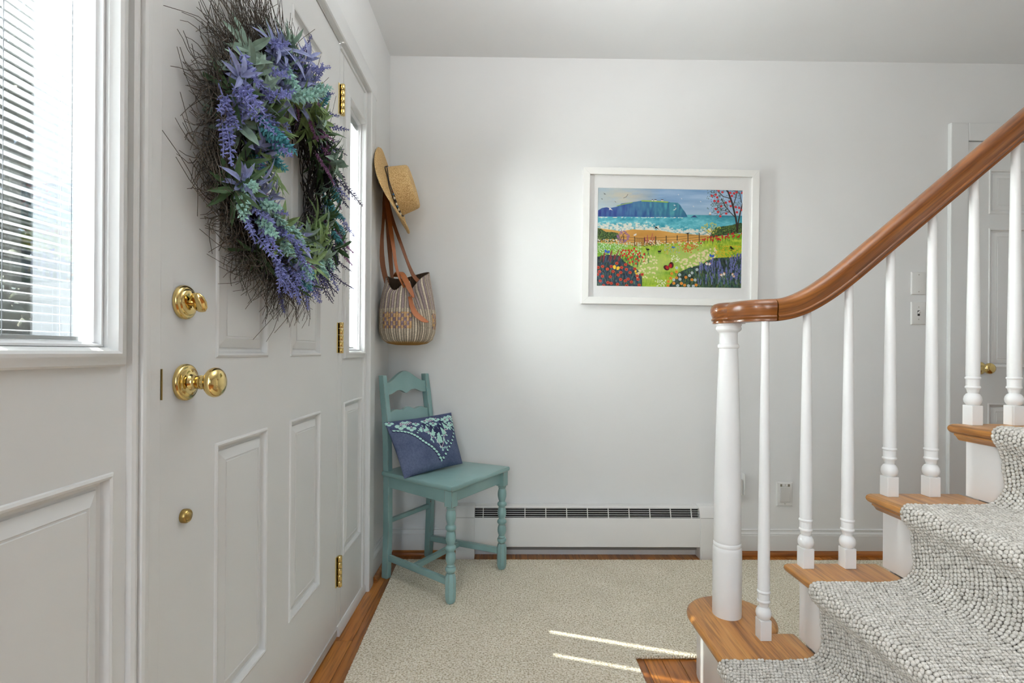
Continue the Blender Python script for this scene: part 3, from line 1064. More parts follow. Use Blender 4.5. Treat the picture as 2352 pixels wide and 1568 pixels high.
o2 = wall_plate('wall_plate', 2.039, 1.346, 0.072, 0.112, 'blank white wall plate above the light switch', 'wall plate')
for zz in (0.042, -0.042):
    obj('screw', MB().lathe([(0.0032, 0.0), (0.0032, 0.0070), (0.002, 0.0076)], (0, 0, zz), 12, MY), M_SCREW, o2, smooth=40)
o3 = wall_plate('light_switch', 2.039, 1.198, 0.072, 0.112, 'white toggle light switch below the blank plate', 'light switch')
obj('toggle_slot', MB().rings(lambda u, v, d: (u, -d, v), -0.006, 0.006, -0.013, 0.013, [(0, 0.0066), (0.0003, 0.0068)]), M_DARK, o3, fix=False)
obj('toggle', MB().prism([(-0.0066, -0.004), (-0.016, 0.006), (-0.016, 0.010), (-0.0066, 0.006)], 'x', -0.0045, 0.0045), M_PLATE, o3)
for zz in (0.030, -0.030):
    obj('screw', MB().lathe([(0.003, 0.0), (0.003, 0.0070), (0.002, 0.0076)], (0, 0, zz), 12, MY), M_SCREW, o3, smooth=40)
# plug-in night light half hidden by the newel
pl = empty('night_light', (1.140, YB, 0.335))
tag(pl, 'rounded pale plug-in night light partly behind the newel post', 'night light')
pp = [(0.026 * math.cos(R(a)) , 0.022 * math.sin(R(a)) + (0.026 if math.sin(R(a)) >= 0 else -0.026)) for a in range(0, 360, 15)]
obj('body', MB().prism(pp, 'y', -0.022, 0.0), M_PLATEG, pl, smooth=40, bevel=0.004)
obj('shade', MB().box(0.0262, 0.031, -0.032, 0.0, -0.034, 0.070), M_PLATE, pl, bevel=0.0015)

# ------------------------------------------------------------------ framed print
def painting():
    W_, H_ = 520, 351
    def tf(x, y):                       # units: a 2016 x 1568 study of the print
        ya = y - (x - 195) * 0.0145
        xa = x + (ya - 284) * 0.0165
        return (xa - 203) / 1512.0, (ya - 281) / 1019.0
    r = Raster(W_, H_, tf)
    rs = random.Random(11)
    U, V = r.xx / W_, r.yy / H_
    n1 = vnoise(H_, W_, 90, 14, 1, 4)
    n2 = vnoise(H_, W_, 26, 10, 2, 4)
    n3 = vnoise(H_, W_, 7, 5, 3, 3)
    n4 = vnoise(H_, W_, 3, 9, 4, 2)
    # sky
    sky = np.array([150, 182, 216.0]) + (n1[..., None] - .5) * np.array([90, 70, 40.0])
    warm = np.clip(1.1 - np.abs(U - 0.17) * 4.2, 0, 1) * np.clip(1 - np.abs(V - 0.08) * 6.5, 0, 1) * np.clip(n2 * 1.9, 0, 1)
    sky = sky * (1 - warm[..., None] * .85) + np.array([235, 205, 165.0]) * warm[..., None] * .85
    lw = np.clip(0.45 - U, 0, 1) * 1.3
    sky = sky * (1 - lw[..., None]) + np.array([190, 205, 205.0]) * lw[..., None]
    low = np.clip((V - 0.10) * 7, 0, 1) * np.clip(U * 1.4 - .3, 0, .7)
    sky = sky * (1 - low[..., None]) + np.array([176, 198, 216.0]) * low[..., None]
    r.a = sky.copy()
    # sea
    hz = tf(800, 552)[1]
    sea = np.array([92, 180, 196.0]) + (n2[..., None] - .5) * np.array([90, 70, 50.0]) + (n3[..., None] - .5) * np.array([70, 50, 40.0])
    deep = np.clip(1 - (V - hz) * 14, 0, 1) * np.clip(U * 3 - 1.6, 0, 1)
    sea = sea * (1 - deep[..., None] * .8) + np.array([40, 118, 140.0]) * deep[..., None] * .8
    mk = np.clip((V - hz) * H_, 0, 1)
    r.blend(mk, [0, 0, 0])
    r.a += sea * mk[..., None]
    # surf
    def bandmask(pts):
        xs = [tf(*p)[0] for p in pts]
        ys = [tf(*p)[1] for p in pts]
        return np.interp(U[0], xs, ys)[None, :]
    s_top = bandmask([(200, 640), (700, 640), (1000, 690), (1300, 690), (1720, 700)])
    wv = np.clip((V - s_top + (n3 - .5) * .07) * 40, 0, 1) * np.clip(0.55 + (n3 - .35) * 2.2, 0, 1)
    r.a = r.a * (1 - wv[..., None]) + np.array([232, 228, 216.0]) * wv[..., None]
    # beach
    b_top = bandmask([(200, 698), (450, 728), (560, 708), (850, 722), (1000, 745), (1150, 752), (1300, 770), (1720, 780)])
    bm = np.clip((V - b_top + (n2 - .5) * .012) * H_ * .5, 0, 1)
    sand = np.array([206, 152, 74.0]) + (n1[..., None] - .5) * np.array([50, 50, 50.0])
    r.a = r.a * (1 - bm[..., None]) + sand * bm[..., None]
    # headland
    head = [(200, 520), (245, 492), (290, 485), (330, 492), (400, 478), (450, 445), (530, 435), (600, 425), (660, 415), (760, 418), (930, 428), (1035, 436), (1060, 460), (1085, 500), (1110, 530), (1138, 582), (1080, 585), (700, 584), (200, 580)]
    hm = r.poly(head, None, True)
    tq = np.clip((U - 0.12) * 3.0, 0, 1)[..., None]
    streak = vnoise(H_, W_, 9, 30, 9, 3)[..., None]
    lf = np.array([52, 82, 150.0]) * (1 - tq) + np.array([62, 132, 156.0]) * tq
    lf = lf + (streak - .5) * np.array([70, 110, 60.0])
    dk = np.clip((V - tf(600, 540)[1]) * 16, 0, 1)[..., None] * 0.75
    lf = lf * (1 - dk) + np.array([40, 84, 150.0]) * dk
    r.a = np.where(hm[..., None], lf, r.a)
    r.line([(400, 470), (470, 452), (560, 434)], 8, [150, 180, 90])
    r.line([(660, 417), (780, 420), (930, 429)], 12, [160, 190, 70])
    for hx in (770, 802, 872):
        r.ell(hx, 413, 14 if hx > 780 else 8, 6, [240, 232, 224])
        r.ell(hx, 405, 15 if hx > 780 else 8, 4, [70, 60, 64])
    for k in range(60):
        r.ell(rs.uniform(205, 1080), 588 + rs.uniform(-2, 5), rs.uniform(4, 14), 2.5, [238, 236, 226])
    r.poly([(1168, 587), (1200, 566), (1212, 564), (1240, 587)], [44, 66, 116])
    r.poly([(1362, 558), (1360, 548), (1368, 530), (1376, 530), (1382, 558)], [236, 224, 210])
    r.line([(1360, 558), (1382, 558)], 5, [150, 70, 50])
    # grass field
    f_top = bandmask([(190, 850), (420, 860), (580, 880), (780, 870), (950, 850), (1100, 845), (1250, 840), (1350, 800), (1450, 785), (1720, 740)])
    gm = np.clip((V - f_top + (n3 - .5) * .03) * H_ * .6, 0, 1)
    gr = np.array([150, 182, 50.0]) + (n2[..., None] - .5) * np.array([110, 60, 50.0]) + (n4[..., None] - .5) * np.array([70, 50, 30.0])
    tealm = np.clip((0.30 - U) * 4, 0, 1) * np.clip((0.72 - V) * 8, 0, 1)
    gr = gr * (1 - tealm[..., None] * .7) + (np.array([110, 178, 92.0]) + (n3[..., None] - .5) * 90) * tealm[..., None] * .7
    pale = np.clip(1 - np.hypot((U - .66) * 4.2, (V - .70) * 5.5), 0, 1) + np.clip(1 - np.hypot((U - .36) * 6, (V - .78) * 5), 0, 1)
    pale = np.clip(pale * 1.3, 0, .75)
    gr = gr * (1 - pale[..., None]) + np.array([186, 204, 118.0]) * pale[..., None]
    r.a = r.a * (1 - gm[..., None]) + gr * gm[..., None]
    # dark beds
    dl = r.poly([(186, 1000), (300, 975), (420, 985), (480, 1050), (520, 1075), (600, 1120), (660, 1190), (660, 1310), (180, 1310)], None, True).astype(float)
    dl = np.clip(dl * np.clip(0.55 + n3 * .9, 0, 1), 0, 1)
    bed = np.array([46, 62, 78.0]) + (n4[..., None] - .5) * np.array([60, 90, 110.0])
    r.a = r.a * (1 - dl[..., None]) + bed * dl[..., None]
    dr = r.poly([(930, 1310), (1000, 1230), (1040, 1160), (1160, 1105), (1290, 1075), (1330, 1040), (1400, 1010), (1540, 1000), (1720, 985), (1720, 1330)], None, True).astype(float)
    dr = np.clip(dr * np.clip(0.6 + n3 * .8, 0, 1), 0, 1)
    bed = np.array([46, 66, 62.0]) + (n4[..., None] - .5) * np.array([70, 110, 90.0])
    r.a = r.a * (1 - dr[..., None]) + bed * dr[..., None]
    # hedges
    def hedge(poly, n, seed):
        q = random.Random(seed)
        m_ = r.poly(poly, None, True)
        r.blend(m_.astype(float), [44, 66, 38])
        xs = [p[0] for p in poly]
        ys = [p[1] for p in poly]
        for k in range(n):
            x_, y_ = q.uniform(min(xs), max(xs)), q.uniform(min(ys), max(ys))
            px, py = r.P(x_, y_)
            if 0 <= int(py) < H_ and 0 <= int(px) < W_ and m_[int(py), int(px)]:
                r.ell(x_, y_, 6, 4, q.choice([[84, 116, 54], [60, 92, 44], [30, 44, 30], [110, 134, 62]]), q.uniform(0, 3))
    hedge([(196, 700), (240, 712), (280, 740), (350, 742), (410, 752), (430, 800), (410, 838), (300, 845), (190, 840)], 700, 1)
    hedge([(1360, 800), (1400, 720), (1430, 690), (1500, 680), (1600, 665), (1660, 645), (1720, 640), (1720, 740), (1600, 760), (1450, 782)], 900, 2)
    # fence, gate
    for px_, y0_, y1_ in ((470, 780, 850), (803, 786, 872), (913, 782, 860), (1028, 776, 845), (1140, 765, 850), (1257, 750, 838)):
        r.line([(px_, y0_), (px_, y1_)], 8, [34, 28, 24])
    for dy in (0, 28, 52):
        r.line([(420, 792 + dy), (580, 798 + dy)], 3, [80, 58, 36])
        r.line([(690, 800 + dy), (803, 800 + dy), (1028, 790 + dy), (1257, 765 + dy), (1330, 758 + dy)], 3, [80, 58, 36])
    r.line([(584, 790), (584, 886)], 7, [34, 28, 24])
    r.line([(686, 795), (686, 888)], 7, [34, 28, 24])
    r.line([(586, 800), (684, 806)], 3, [40, 32, 26])
    r.line([(586, 880), (684, 884)], 3, [40, 32, 26])
    for k in range(9):
        r.line([(594 + k * 11, 803), (594 + k * 11, 882)], 3, [70, 48, 30])
    # tree
    br = [52, 34, 30]
    for pts, wd in (([(1655, 740), (1650, 660), (1640, 590), (1600, 430), (1560, 320), (1545, 303)], 17), ([(1655, 740), (1665, 640), (1690, 520), (1712, 440)], 13),
                    ([(1640, 590), (1580, 530), (1530, 470), (1490, 390)], 8), ([(1612, 470), (1640, 380), (1655, 310)], 8), ([(1595, 390), (1510, 370), (1450, 310)], 7),
                    ([(1580, 530), (1500, 510), (1450, 470)], 5), ([(1580, 530), (1510, 540), (1470, 560)], 4), ([(1700, 430), (1680, 330)], 7), ([(1560, 500), (1540, 440), (1420, 440)], 4)):
        r.line(pts, wd, br)
    for k in range(420):
        cx_, cy_ = rs.choice([(1400, 340), (1440, 420), (1480, 470), (1470, 530), (1660, 440), (1520, 450), (1450, 330), (1690, 310), (1420, 470), (1640, 330)])
        r.ell(cx_ + rs.gauss(0, 34), max(306, cy_ + rs.gauss(0, 30)), 6, 2.6, rs.choice([[62, 92, 84], [50, 78, 66], [84, 116, 104]]), rs.uniform(0, 3.1), .5)
    for (x_, y_) in ((1390, 362), (1430, 350), (1446, 378), (1418, 414), (1456, 420), (1500, 324), (1460, 308), (1488, 470), (1430, 498), (1455, 528), (1478, 574), (1536, 432), (1576, 420), (1588, 468), (1540, 545), (1600, 362), (1582, 330), (1622, 335), (1648, 324), (1640, 478), (1676, 486), (1652, 532), (1705, 508), (1708, 330)):
        r.ell(x_, y_, 13, 12, [206, 52, 56])
    r.ell(1537, 505, 5, 12, [30, 28, 34], .5)
    # yellow shrub
    for pts in ([(1385, 790), (1385, 660)], [(1385, 760), (1330, 690)], [(1395, 780), (1300, 720)], [(1388, 730), (1420, 660)]):
        r.line(pts, 5, [104, 98, 74])
    for k in range(70):
        a = rs.uniform(-2.6, -0.5)
        d = rs.uniform(30, 130)
        r.ell(1375 + d * math.cos(a), 770 + d * math.sin(a), 7, 4, [214, 200, 86], rs.uniform(0, 3))
    # lilac by the gate, foxgloves
    r.line([(405, 872), (440, 810), (470, 760), (500, 742)], 5, [60, 44, 40])
    for k in range(90):
        a = rs.uniform(0, 2 * math.pi)
        r.ell(465 + 52 * math.cos(a) + rs.gauss(0, 8), 790 + 48 * math.sin(a) + rs.gauss(0, 8), 4, 7, [150, 104, 150], 0, .5)
    for bx_, tx, ty in ((700, 690, 800), (720, 715, 775), (745, 770, 755), (765, 790, 790)):
        for k in range(9):
            f = k / 8
            r.ell(bx_ + (tx - bx_) * f + rs.uniform(-4, 4), 850 + (ty - 850) * f, 7 - 4 * f, 5, [166, 52, 86])
    for k in range(60):
        r.ell(740 + rs.gauss(0, 28), 868 + rs.gauss(0, 11), 5, 3, rs.choice([[50, 62, 40], [64, 84, 48], [196, 176, 90]]), rs.uniform(0, 3))
    # flowers: white dots left meadow
    for k in range(260):
        r.ell(rs.uniform(195, 660), rs.uniform(845, 985), 4.5, 4.5, rs.choice([[226, 232, 222], [206, 222, 200], [180, 210, 180]]))
    for k in range(60):
        r.ell(rs.uniform(200, 430), rs.uniform(815, 840), 5, 5, rs.choice([[222, 150, 50], [230, 225, 215]]))
    for k in range(90):
        r.ell(rs.uniform(690, 1300), rs.uniform(830, 880), 6, 6, rs.choice([[232, 226, 210], [222, 150, 70], [228, 222, 200]]))
    # stems and red tulips
    for k in range(70):
        x_, y_ = rs.uniform(440, 730), rs.uniform(950, 1080)
        r.line([(x_, y_), (x_ + rs.uniform(-10, 10), y_ + 28)], 5, [44, 84, 60])
    tl = [(463, 930), (490, 933), (522, 930), (533, 950), (553, 932), (580, 912), (600, 940), (445, 952), (478, 968), (460, 985), (498, 988), (523, 970), (568, 970), (560, 998), (540, 1008), (518, 1022), (600, 1020), (618, 972), (637, 958), (683, 970), (668, 1002), (633, 996), (705, 1022), (680, 1040), (626, 1036), (562, 1048), (533, 1058), (598, 1068)]
    for (x_, y_) in tl:
        r.ell(x_, y_, 10, 12, [204, 30, 26])
    for k in range(46):
        x_ = rs.uniform(1265, 1715)
        y_ = 830 - (x_ - 1265) * .18 + rs.uniform(-20, 30)
        r.ell(x_, y_, 8, 9, [190, 28, 34])
        r.line([(x_, y_ + 14), (x_ + rs.uniform(-5, 5), y_ + 34)], 4, [70, 112, 44])
    for k in range(46):
        x_, y_ = rs.gauss(1140, 46), rs.gauss(900, 34)
        r.ell(x_, y_, 7, 7, [206, 94, 44])
    # daisies
    for k in range(95):
        x_, y_ = rs.uniform(1060, 1440), 0
        y_ = 1110 - (x_ - 1060) * .42 + rs.uniform(-75, 45)
        r.ell(x_, y_, 10, 9, [236, 226, 186])
        r.ell(x_, y_, 3.5, 3, [222, 150, 90])
    for k in range(70):
        x_, y_ = rs.uniform(610, 830), rs.uniform(980, 1220)
        if x_ - 610 < (y_ - 980) * -0.3 + 60:
            continue
        r.ell(x_, y_, 9, 8, [234, 228, 188])
        r.ell(x_, y_, 3, 3, [222, 150, 90])
    for k in range(26):
        r.ell(rs.uniform(960, 1060), rs.uniform(980, 1050), 6, 5, [236, 232, 214])
        r.ell(rs.uniform(800, 910), rs.uniform(1235, 1300), 6, 6, [232, 228, 204])
    for k in range(150):
        r.ell(rs.uniform(1420, 1700), rs.uniform(880, 1000), 5, 5, [222, 180, 40])
        r.ell(rs.uniform(890, 1060), rs.uniform(880, 970), 4, 4, rs.choice([[216, 180, 60], [150, 180, 170]]))
    # lupins and red flowers, lower left
    for k in range(16):
        x_ = rs.uniform(195, 430)
        y_ = rs.uniform(960, 1060)
        for j in range(8):
            r.ell(x_ + j * 3 * rs.uniform(.4, 1), y_ - j * 7, 5, 5, [136, 50, 56])
    for k in range(90):
        x_, y_ = rs.uniform(190, 640), rs.uniform(1090, 1300)
        r.line([(x_, y_), (x_ + rs.uniform(-8, 8), y_ + 30)], 4, rs.choice([[60, 110, 140], [50, 84, 120], [110, 150, 110]]))
    rf = [(250, 1098), (340, 1098), (398, 1065), (490, 1078), (218, 1150), (300, 1125), (360, 1150), (440, 1160), (448, 1108), (498, 1128), (536, 1160), (586, 1122), (250, 1200), (330, 1205), (412, 1186), (198, 1180), (226, 1248), (306, 1265), (340, 1272), (405, 1282), (438, 1232), (486, 1246), (516, 1228), (550, 1258), (610, 1196), (618, 1230), (662, 1180), (630, 1290), (500, 1296), (262, 1296), (205, 1108)]
    for (x_, y_) in rf:
        for j in range(7):
            a = j * 2 * math.pi / 7
            r.ell(x_ + 11 * math.cos(a), y_ + 10 * math.sin(a), 7, 6, [206, 70, 44])
        r.ell(x_, y_, 6, 5, [110, 24, 20])
    # lavender lower right
    for k in range(150):
        x_, y_ = rs.uniform(1240, 1700), rs.uniform(1000, 1280)
        if y_ < 1110 - (x_ - 1240) * .25:
            continue
        ln = rs.uniform(5, 9)
        tl_ = rs.uniform(-.25, .35)
        for j in range(int(ln)):
            r.ell(x_ + j * 7 * tl_ + rs.uniform(-2, 2), y_ - j * 9, 5.5, 5, rs.choice([[104, 110, 168], [122, 124, 176], [84, 92, 150]]))
    for k in range(120):
        x_, y_ = rs.uniform(1000, 1700), rs.uniform(1120, 1310)
        r.line([(x_, y_), (x_ + rs.uniform(-14, 14), y_ + rs.uniform(30, 60))], 4, rs.choice([[90, 130, 60], [60, 110, 100], [130, 150, 70]]))
    for (x_, y_) in ((970, 1170), (1020, 1152), (958, 1218), (1022, 1214), (935, 1252), (992, 1270), (930, 1294), (1072, 1272), (1105, 1290), (1118, 1208), (1180, 1234), (1224, 1288)):
        r.ell(x_, y_, 16, 15, [226, 144, 50])
        r.ell(x_, y_, 5, 5, [206, 112, 40])
    for (x_, y_) in ((1022, 1110), (1052, 1182), (1056, 1228), (992, 1234), (1182, 1162), (1156, 1190), (1032, 1294), (1214, 1236), (1234, 1128), (1145, 1296), (1195, 1300)):
        r.ell(x_, y_, 15, 15, [196, 206, 212])
        r.ell(x_, y_, 5, 5, [150, 164, 176])
    # butterflies
    def bfly(x_, y_, s_, col, ang=0., tip=None):
        for sg in (-1, 1):
            r.ell(x_ + sg * 15 * s_ * math.cos(ang), y_ - 4 * s_ + sg * 15 * s_ * math.sin(ang), 13 * s_, 17 * s_, col, ang + sg * .5)
            if tip:
                r.ell(x_ + sg * 22 * s_ * math.cos(ang), y_ - 13 * s_ + sg * 22 * s_ * math.sin(ang), 6 * s_, 6 * s_, tip)
        r.line([(x_, y_ - 10 * s_), (x_, y_ + 12 * s_)], 4 * s_, [60, 50, 40])
    bfly(297, 948, 1.0, [54, 98, 196], .3)
    bfly(986, 900, .6, [54, 98, 196], .2)
    bfly(1388, 988, .9, [54, 98, 196], .2)
    bfly(392, 1115, 1.25, [248, 206, 60], .3)
    bfly(598, 1162, .8, [248, 206, 60], 1.2)
    bfly(1350, 1072, 1.0, [240, 232, 222], .1, [206, 96, 44])
    bfly(1503, 1182, 1.0, [240, 232, 222], -.4, [206, 96, 44])
    bfly(1612, 1190, .8, [240, 216, 196], 1.0, [206, 96, 44])
    bfly(940, 1104, 1.9, [70, 24, 24], -.5)
    bfly(941, 1104, 1.25, [190, 26, 34], -.5)
    # birds
    def bird(x_, y_, s_, col, fl=1):
        r.poly([(x_ - 26 * s_, y_ - 24 * s_), (x_ - 4 * s_, y_ - 6 * s_), (x_ + 4 * s_, y_ - 8 * s_), (x_ + 30 * s_, y_ + 22 * s_), (x_ + 6 * s_, y_ + 8 * s_), (x_ - 14 * s_, y_ + 14 * s_), (x_ - 8 * s_, y_)], col)
    bird(808, 692, 1.1, [26, 24, 26])
    bird(330, 500, .9, [244, 236, 230])
    r.poly([(985, 512), (1008, 500), (1018, 478), (1016, 500), (1002, 512)], [244, 236, 226])
    for (x_, y_, s_) in ((272, 345, .5), (243, 397, .4), (384, 428, .35)):
        bird(x_, y_, s_, [50, 50, 56])
    r.line([(470, 388), (498, 376), (514, 350)], 5, [110, 104, 100])
    for (x_, y_) in ((722, 922), (842, 942)):
        r.ell(x_, y_, 17, 11, [24, 24, 26])
        r.line([(x_ + 14, y_ - 4), (x_ + 18, y_ - 20)], 6, [24, 24, 26]) if x_ > 800 else r.line([(x_ - 12, y_ - 4), (x_ - 18, y_ - 18)], 6, [24, 24, 26])
        r.ell(x_, y_ + 20, 16, 5, [96, 140, 56])
    r.poly([(1578, 886), (1592, 884), (1612, 908), (1628, 916), (1600, 916), (1584, 910)], [24, 24, 26])
    r.line([(1594, 914), (1596, 930), (1580, 930)], 4, [24, 24, 26])
    r.ell(1136, 755, 14, 7, [24, 24, 26])
    r.line([(1146, 752), (1152, 742)], 5, [24, 24, 26])
    r.ell(588, 770, 16, 8, [226, 222, 220], -.3)
    r.line([(594, 762), (600, 758)], 7, [236, 232, 230])
    for k in range(6):
        r.ell(rs.uniform(960, 1340), rs.uniform(345, 500), 8, 4, [220, 222, 226], .6)
    return np.clip(r.a, 0, 255)

FW, FH = 0.862, 0.664
FCX, FCZ = 0.0, 0.0
# corners seen: centre of the frame on the wall
pf = empty('framed_print', (0.798, YB, 1.560))
pf.rotation_euler = (0, R(0.50), 0)
tag(pf, 'white framed print of a seaside flower meadow hanging on the back wall', 'picture')
M_FRAME = mat_paint('frame_white', (0.84, 0.835, 0.80), 0.3, 0.0, 60, 0.01, 0.5)
MF = lambda u, v, d: (u, -d, v)
DFR = 0.030
# four mitred frame sides
FB = 0.033
def frame_side(pts):
    (a, b, c, d) = pts
    mb = MB()
    v = [(p[0], -0.001, p[1]) for p in pts] + [(p[0], -DFR, p[1]) for p in pts]
    mb.add(v, [(0, 1, 2, 3), (4, 5, 6, 7), (0, 1, 5, 4), (1, 2, 6, 5), (2, 3, 7, 6), (3, 0, 4, 7)])
    return mb
hw_, hh_ = FW / 2, FH / 2
iw, ih = hw_ - FB, hh_ - FB
for pts in ([(-hw_, -hh_), (hw_, -hh_), (iw, -ih), (-iw, -ih)], [(hw_, -hh_), (hw_, hh_), (iw, ih), (iw, -ih)],
            [(hw_, hh_), (-hw_, hh_), (-iw, ih), (iw, ih)], [(-hw_, hh_), (-hw_, -hh_), (-iw, -ih), (-iw, ih)]):
    obj('frame_side', frame_side(pts), M_FRAME, pf, bevel=0.0008)
pw, ph = 0.712 / 2, 0.480 / 2
pz = -0.0035
mat_b = MB()
mat_b.rings(MF, -iw, iw, -ih, ih, [(0, 0.014)], cap=False)
# mat board with opening
def mboard():
    mb = MB()
    o_ = [(-iw, -ih), (iw, -ih), (iw, ih), (-iw, ih)]
    i_ = [(-pw, pz - ph), (pw, pz - ph), (pw, pz + ph), (-pw, pz + ph)]
    v = [(p[0], -0.0170, p[1]) for p in o_] + [(p[0], -0.0170, p[1]) for p in i_] + [(p[0] * 0.997, -0.0150, (p[1] - pz) * 0.997 + pz) for p in i_]
    f = []
    for k in range(4):
        k2 = (k + 1) % 4
        f.append((k, k2, 4 + k2, 4 + k))
        f.append((4 + k, 4 + k2, 8 + k2, 8 + k))
    mb.add(v, f)
    return mb
obj('mat_board', mboard(), mat_plain('mat_white', (0.90, 0.895, 0.89), 0.7), pf, fix=False)
art = painting()
ah, aw = art.shape[:2]
xs = np.linspace(-pw, pw, aw)
zs = np.linspace(pz + ph, pz - ph, ah)
gx, gz = np.meshgrid(xs, zs)
vv = np.stack([gx, np.full_like(gx, -0.0152), gz], -1).reshape(-1, 3)
idx = np.arange(aw * ah).reshape(ah, aw)
ff = np.stack([idx[:-1, :-1], idx[1:, :-1], idx[1:, 1:], idx[:-1, 1:]], -1).reshape(-1, 4)
pm = bpy.data.meshes.new('print')
pm.from_pydata(vv.tolist(), [], ff.tolist())
set_col(pm, srgb_arr_to_lin(art).reshape(-1, 3))
obj('print', pm, mat_attr('print_ink', rough=0.45, spec=0.3), pf, label='colourful print of headland, beach and flowers')
obj('glazing', MB().box(-iw, iw, -0.0195, -0.0180, -ih, ih), M_PGLASS, pf)
obj('backing_board', MB().box(-iw, iw, -0.0140, -0.002, -ih, ih), mat_plain('backing', (0.3, 0.22, 0.14), 0.9), pf)

# ------------------------------------------------------------------ rug
def mat_rug():
    m, nt, p, out = new_mat('rug_wool')
    co = coords(nt, rnd=False)
    v = N(nt, 'ShaderNodeTexVoronoi')
    v.inputs['Scale'].default_value = 150
    nt.links.new(co, v.inputs['Vector'])
    n = N(nt, 'ShaderNodeTexNoise')
    n.inputs['Scale'].default_value = 170
    n.inputs['Detail'].default_value = 4
    nt.links.new(co, n.inputs['Vector'])
    r = ramp(nt, [(0.34, s2l((178, 166, 138))), (0.48, s2l((224, 214, 192))), (0.66, s2l((244, 239, 226)))])
    nt.links.new(n.outputs[0], r.inputs[0])
    n2 = N(nt, 'ShaderNodeTexNoise')
    n2.inputs['Scale'].default_value = 5
    nt.links.new(co, n2.inputs['Vector'])
    r2 = ramp(nt, [(0.3, (0.93, 0.93, 0.92)), (0.7, (1.03, 1.03, 1.03))])
    nt.links.new(n2.outputs[0], r2.inputs[0])
    mx = N(nt, 'ShaderNodeMix', data_type='RGBA', blend_type='MULTIPLY')
    mx.inputs[0].default_value = 1
    nt.links.new(r.outputs[0], mx.inputs[6])
    nt.links.new(r2.outputs[0], mx.inputs[7])
    nt.links.new(mx.outputs[2], p.inputs['Base Color'])
    p.inputs['Roughness'].default_value = 0.95
    p.inputs['Specular IOR Level'].default_value = 0.1
    b = N(nt, 'ShaderNodeBump', invert=True)
    b.inputs['Strength'].default_value = 0.9
    b.inputs['Distance'].default_value = 0.004
    nt.links.new(v.outputs['Distance'], b.inputs['Height'])
    nt.links.new(b.outputs[0], p.inputs['Normal'])
    return m
M_RUG = mat_rug()
rug = empty('rug', (0.2, 2.0, 0))
tag(rug, 'beige looped wool area rug on the oak floor', 'rug')
RT = 0.011
NR = np.random.RandomState(3)
def xleft(y):
    return -0.500 + (2.41 - y) * 0.030
def grid_mesh(name, fn, nu, nv, jit, seed):
    rs = np.random.RandomState(seed)
    u, v = np.meshgrid(np.linspace(0, 1, nu), np.linspace(0, 1, nv))
    P = fn(u, v)
    P[..., 2] += (rs.rand(nv, nu) - .5) * jit
    return P
def quads(nu, nv, off=0):
    idx = np.arange(nu * nv).reshape(nv, nu) + off
    return np.stack([idx[:-1, :-1], idx[:-1, 1:], idx[1:, 1:], idx[1:, :-1]], -1).reshape(-1, 4)
def f1(u, v):
    y = 1.645 + (2.412 - 1.645) * v
    x = xleft(y) * (1 - u) + 1.9 * u
    return np.stack([x - 0.2, y - 2.0 + 0 * x, np.full_like(x, RT)], -1)
def f2(u, v):
    y = 0.15 + (1.645 - 0.15) * v
    x = xleft(y) * (1 - u) + 0.420 * u
    return np.stack([x - 0.2, y - 2.0 + 0 * x, np.full_like(x, RT)], -1)
A1 = grid_mesh('a', f1, 440, 140, 0.0016, 1)
A2 = grid_mesh('b', f2, 160, 270, 0.0016, 2)
vv = np.concatenate([A1.reshape(-1, 3), A2.reshape(-1, 3)])
ff = np.concatenate([quads(440, 140), quads(160, 270, 440 * 140)])
rm_ = bpy.data.meshes.new('pile')
rm_.from_pydata(vv.tolist(), [], ff.tolist())
rm_.shade_smooth()
obj('pile', rm_, M_RUG, rug)
bk = MB()
edge = [(xleft(2.412), 2.412), (1.9, 2.412), (1.9, 1.645), (0.42, 1.645), (0.42, 0.15), (xleft(0.15), 0.15)]
bk.prism([(a - 0.2, b - 2.0) for a, b in edge][::-1], 'z', 0.0005, RT - 0.0012)
obj('backing', bk, mat_plain('rug_backing', s2l((176, 160, 128)), 0.95), rug)

OCT_V = np.array([(0, 0, 1), (0, 0, -1)] + [(math.cos(a) * .87, math.sin(a) * .87, .5) for a in np.arange(6) * math.pi / 3] + [(math.cos(a + .52) * .87, math.sin(a + .52) * .87, -.5) for a in np.arange(6) * math.pi / 3])
OCT_F = []
for k in range(6):
    k2 = (k + 1) % 6
    OCT_F += [(0, 2 + k, 2 + k2), (1, 8 + k2, 8 + k), (2 + k, 8 + k, 2 + k2), (2 + k2, 8 + k, 8 + k2)]
OCT_F = np.array(OCT_F)

def blobs(name, pos, T, B, Nn, sz):
    """many little ellipsoids: pos (n,3), axes T,B,N (n,3), sz (n,3)"""
    n = len(pos)
    V = (pos[:, None, :] + OCT_V[None, :, 0, None] * (T * sz[:, 0:1])[:, None, :] + OCT_V[None, :, 1, None] * (B * sz[:, 1:2])[:, None, :]
         + OCT_V[None, :, 2, None] * (Nn * sz[:, 2:3])[:, None, :])
    F = OCT_F[None] + (np.arange(n) * len(OCT_V))[:, None, None]
    me = bpy.data.meshes.new(name)
    V = V.reshape(-1, 3).astype(np.float32)
    F = F.reshape(-1, 3).astype(np.int32)
    me.vertices.add(len(V))
    me.vertices.foreach_set('co', V.ravel())
    me.loops.add(F.size)
    me.loops.foreach_set('vertex_index', F.ravel())
    me.polygons.add(len(F))
    me.polygons.foreach_set('loop_start', np.arange(0, F.size, 3, dtype=np.int32))
    me.update()
    me.validate()
    me.shade_smooth()
    return me

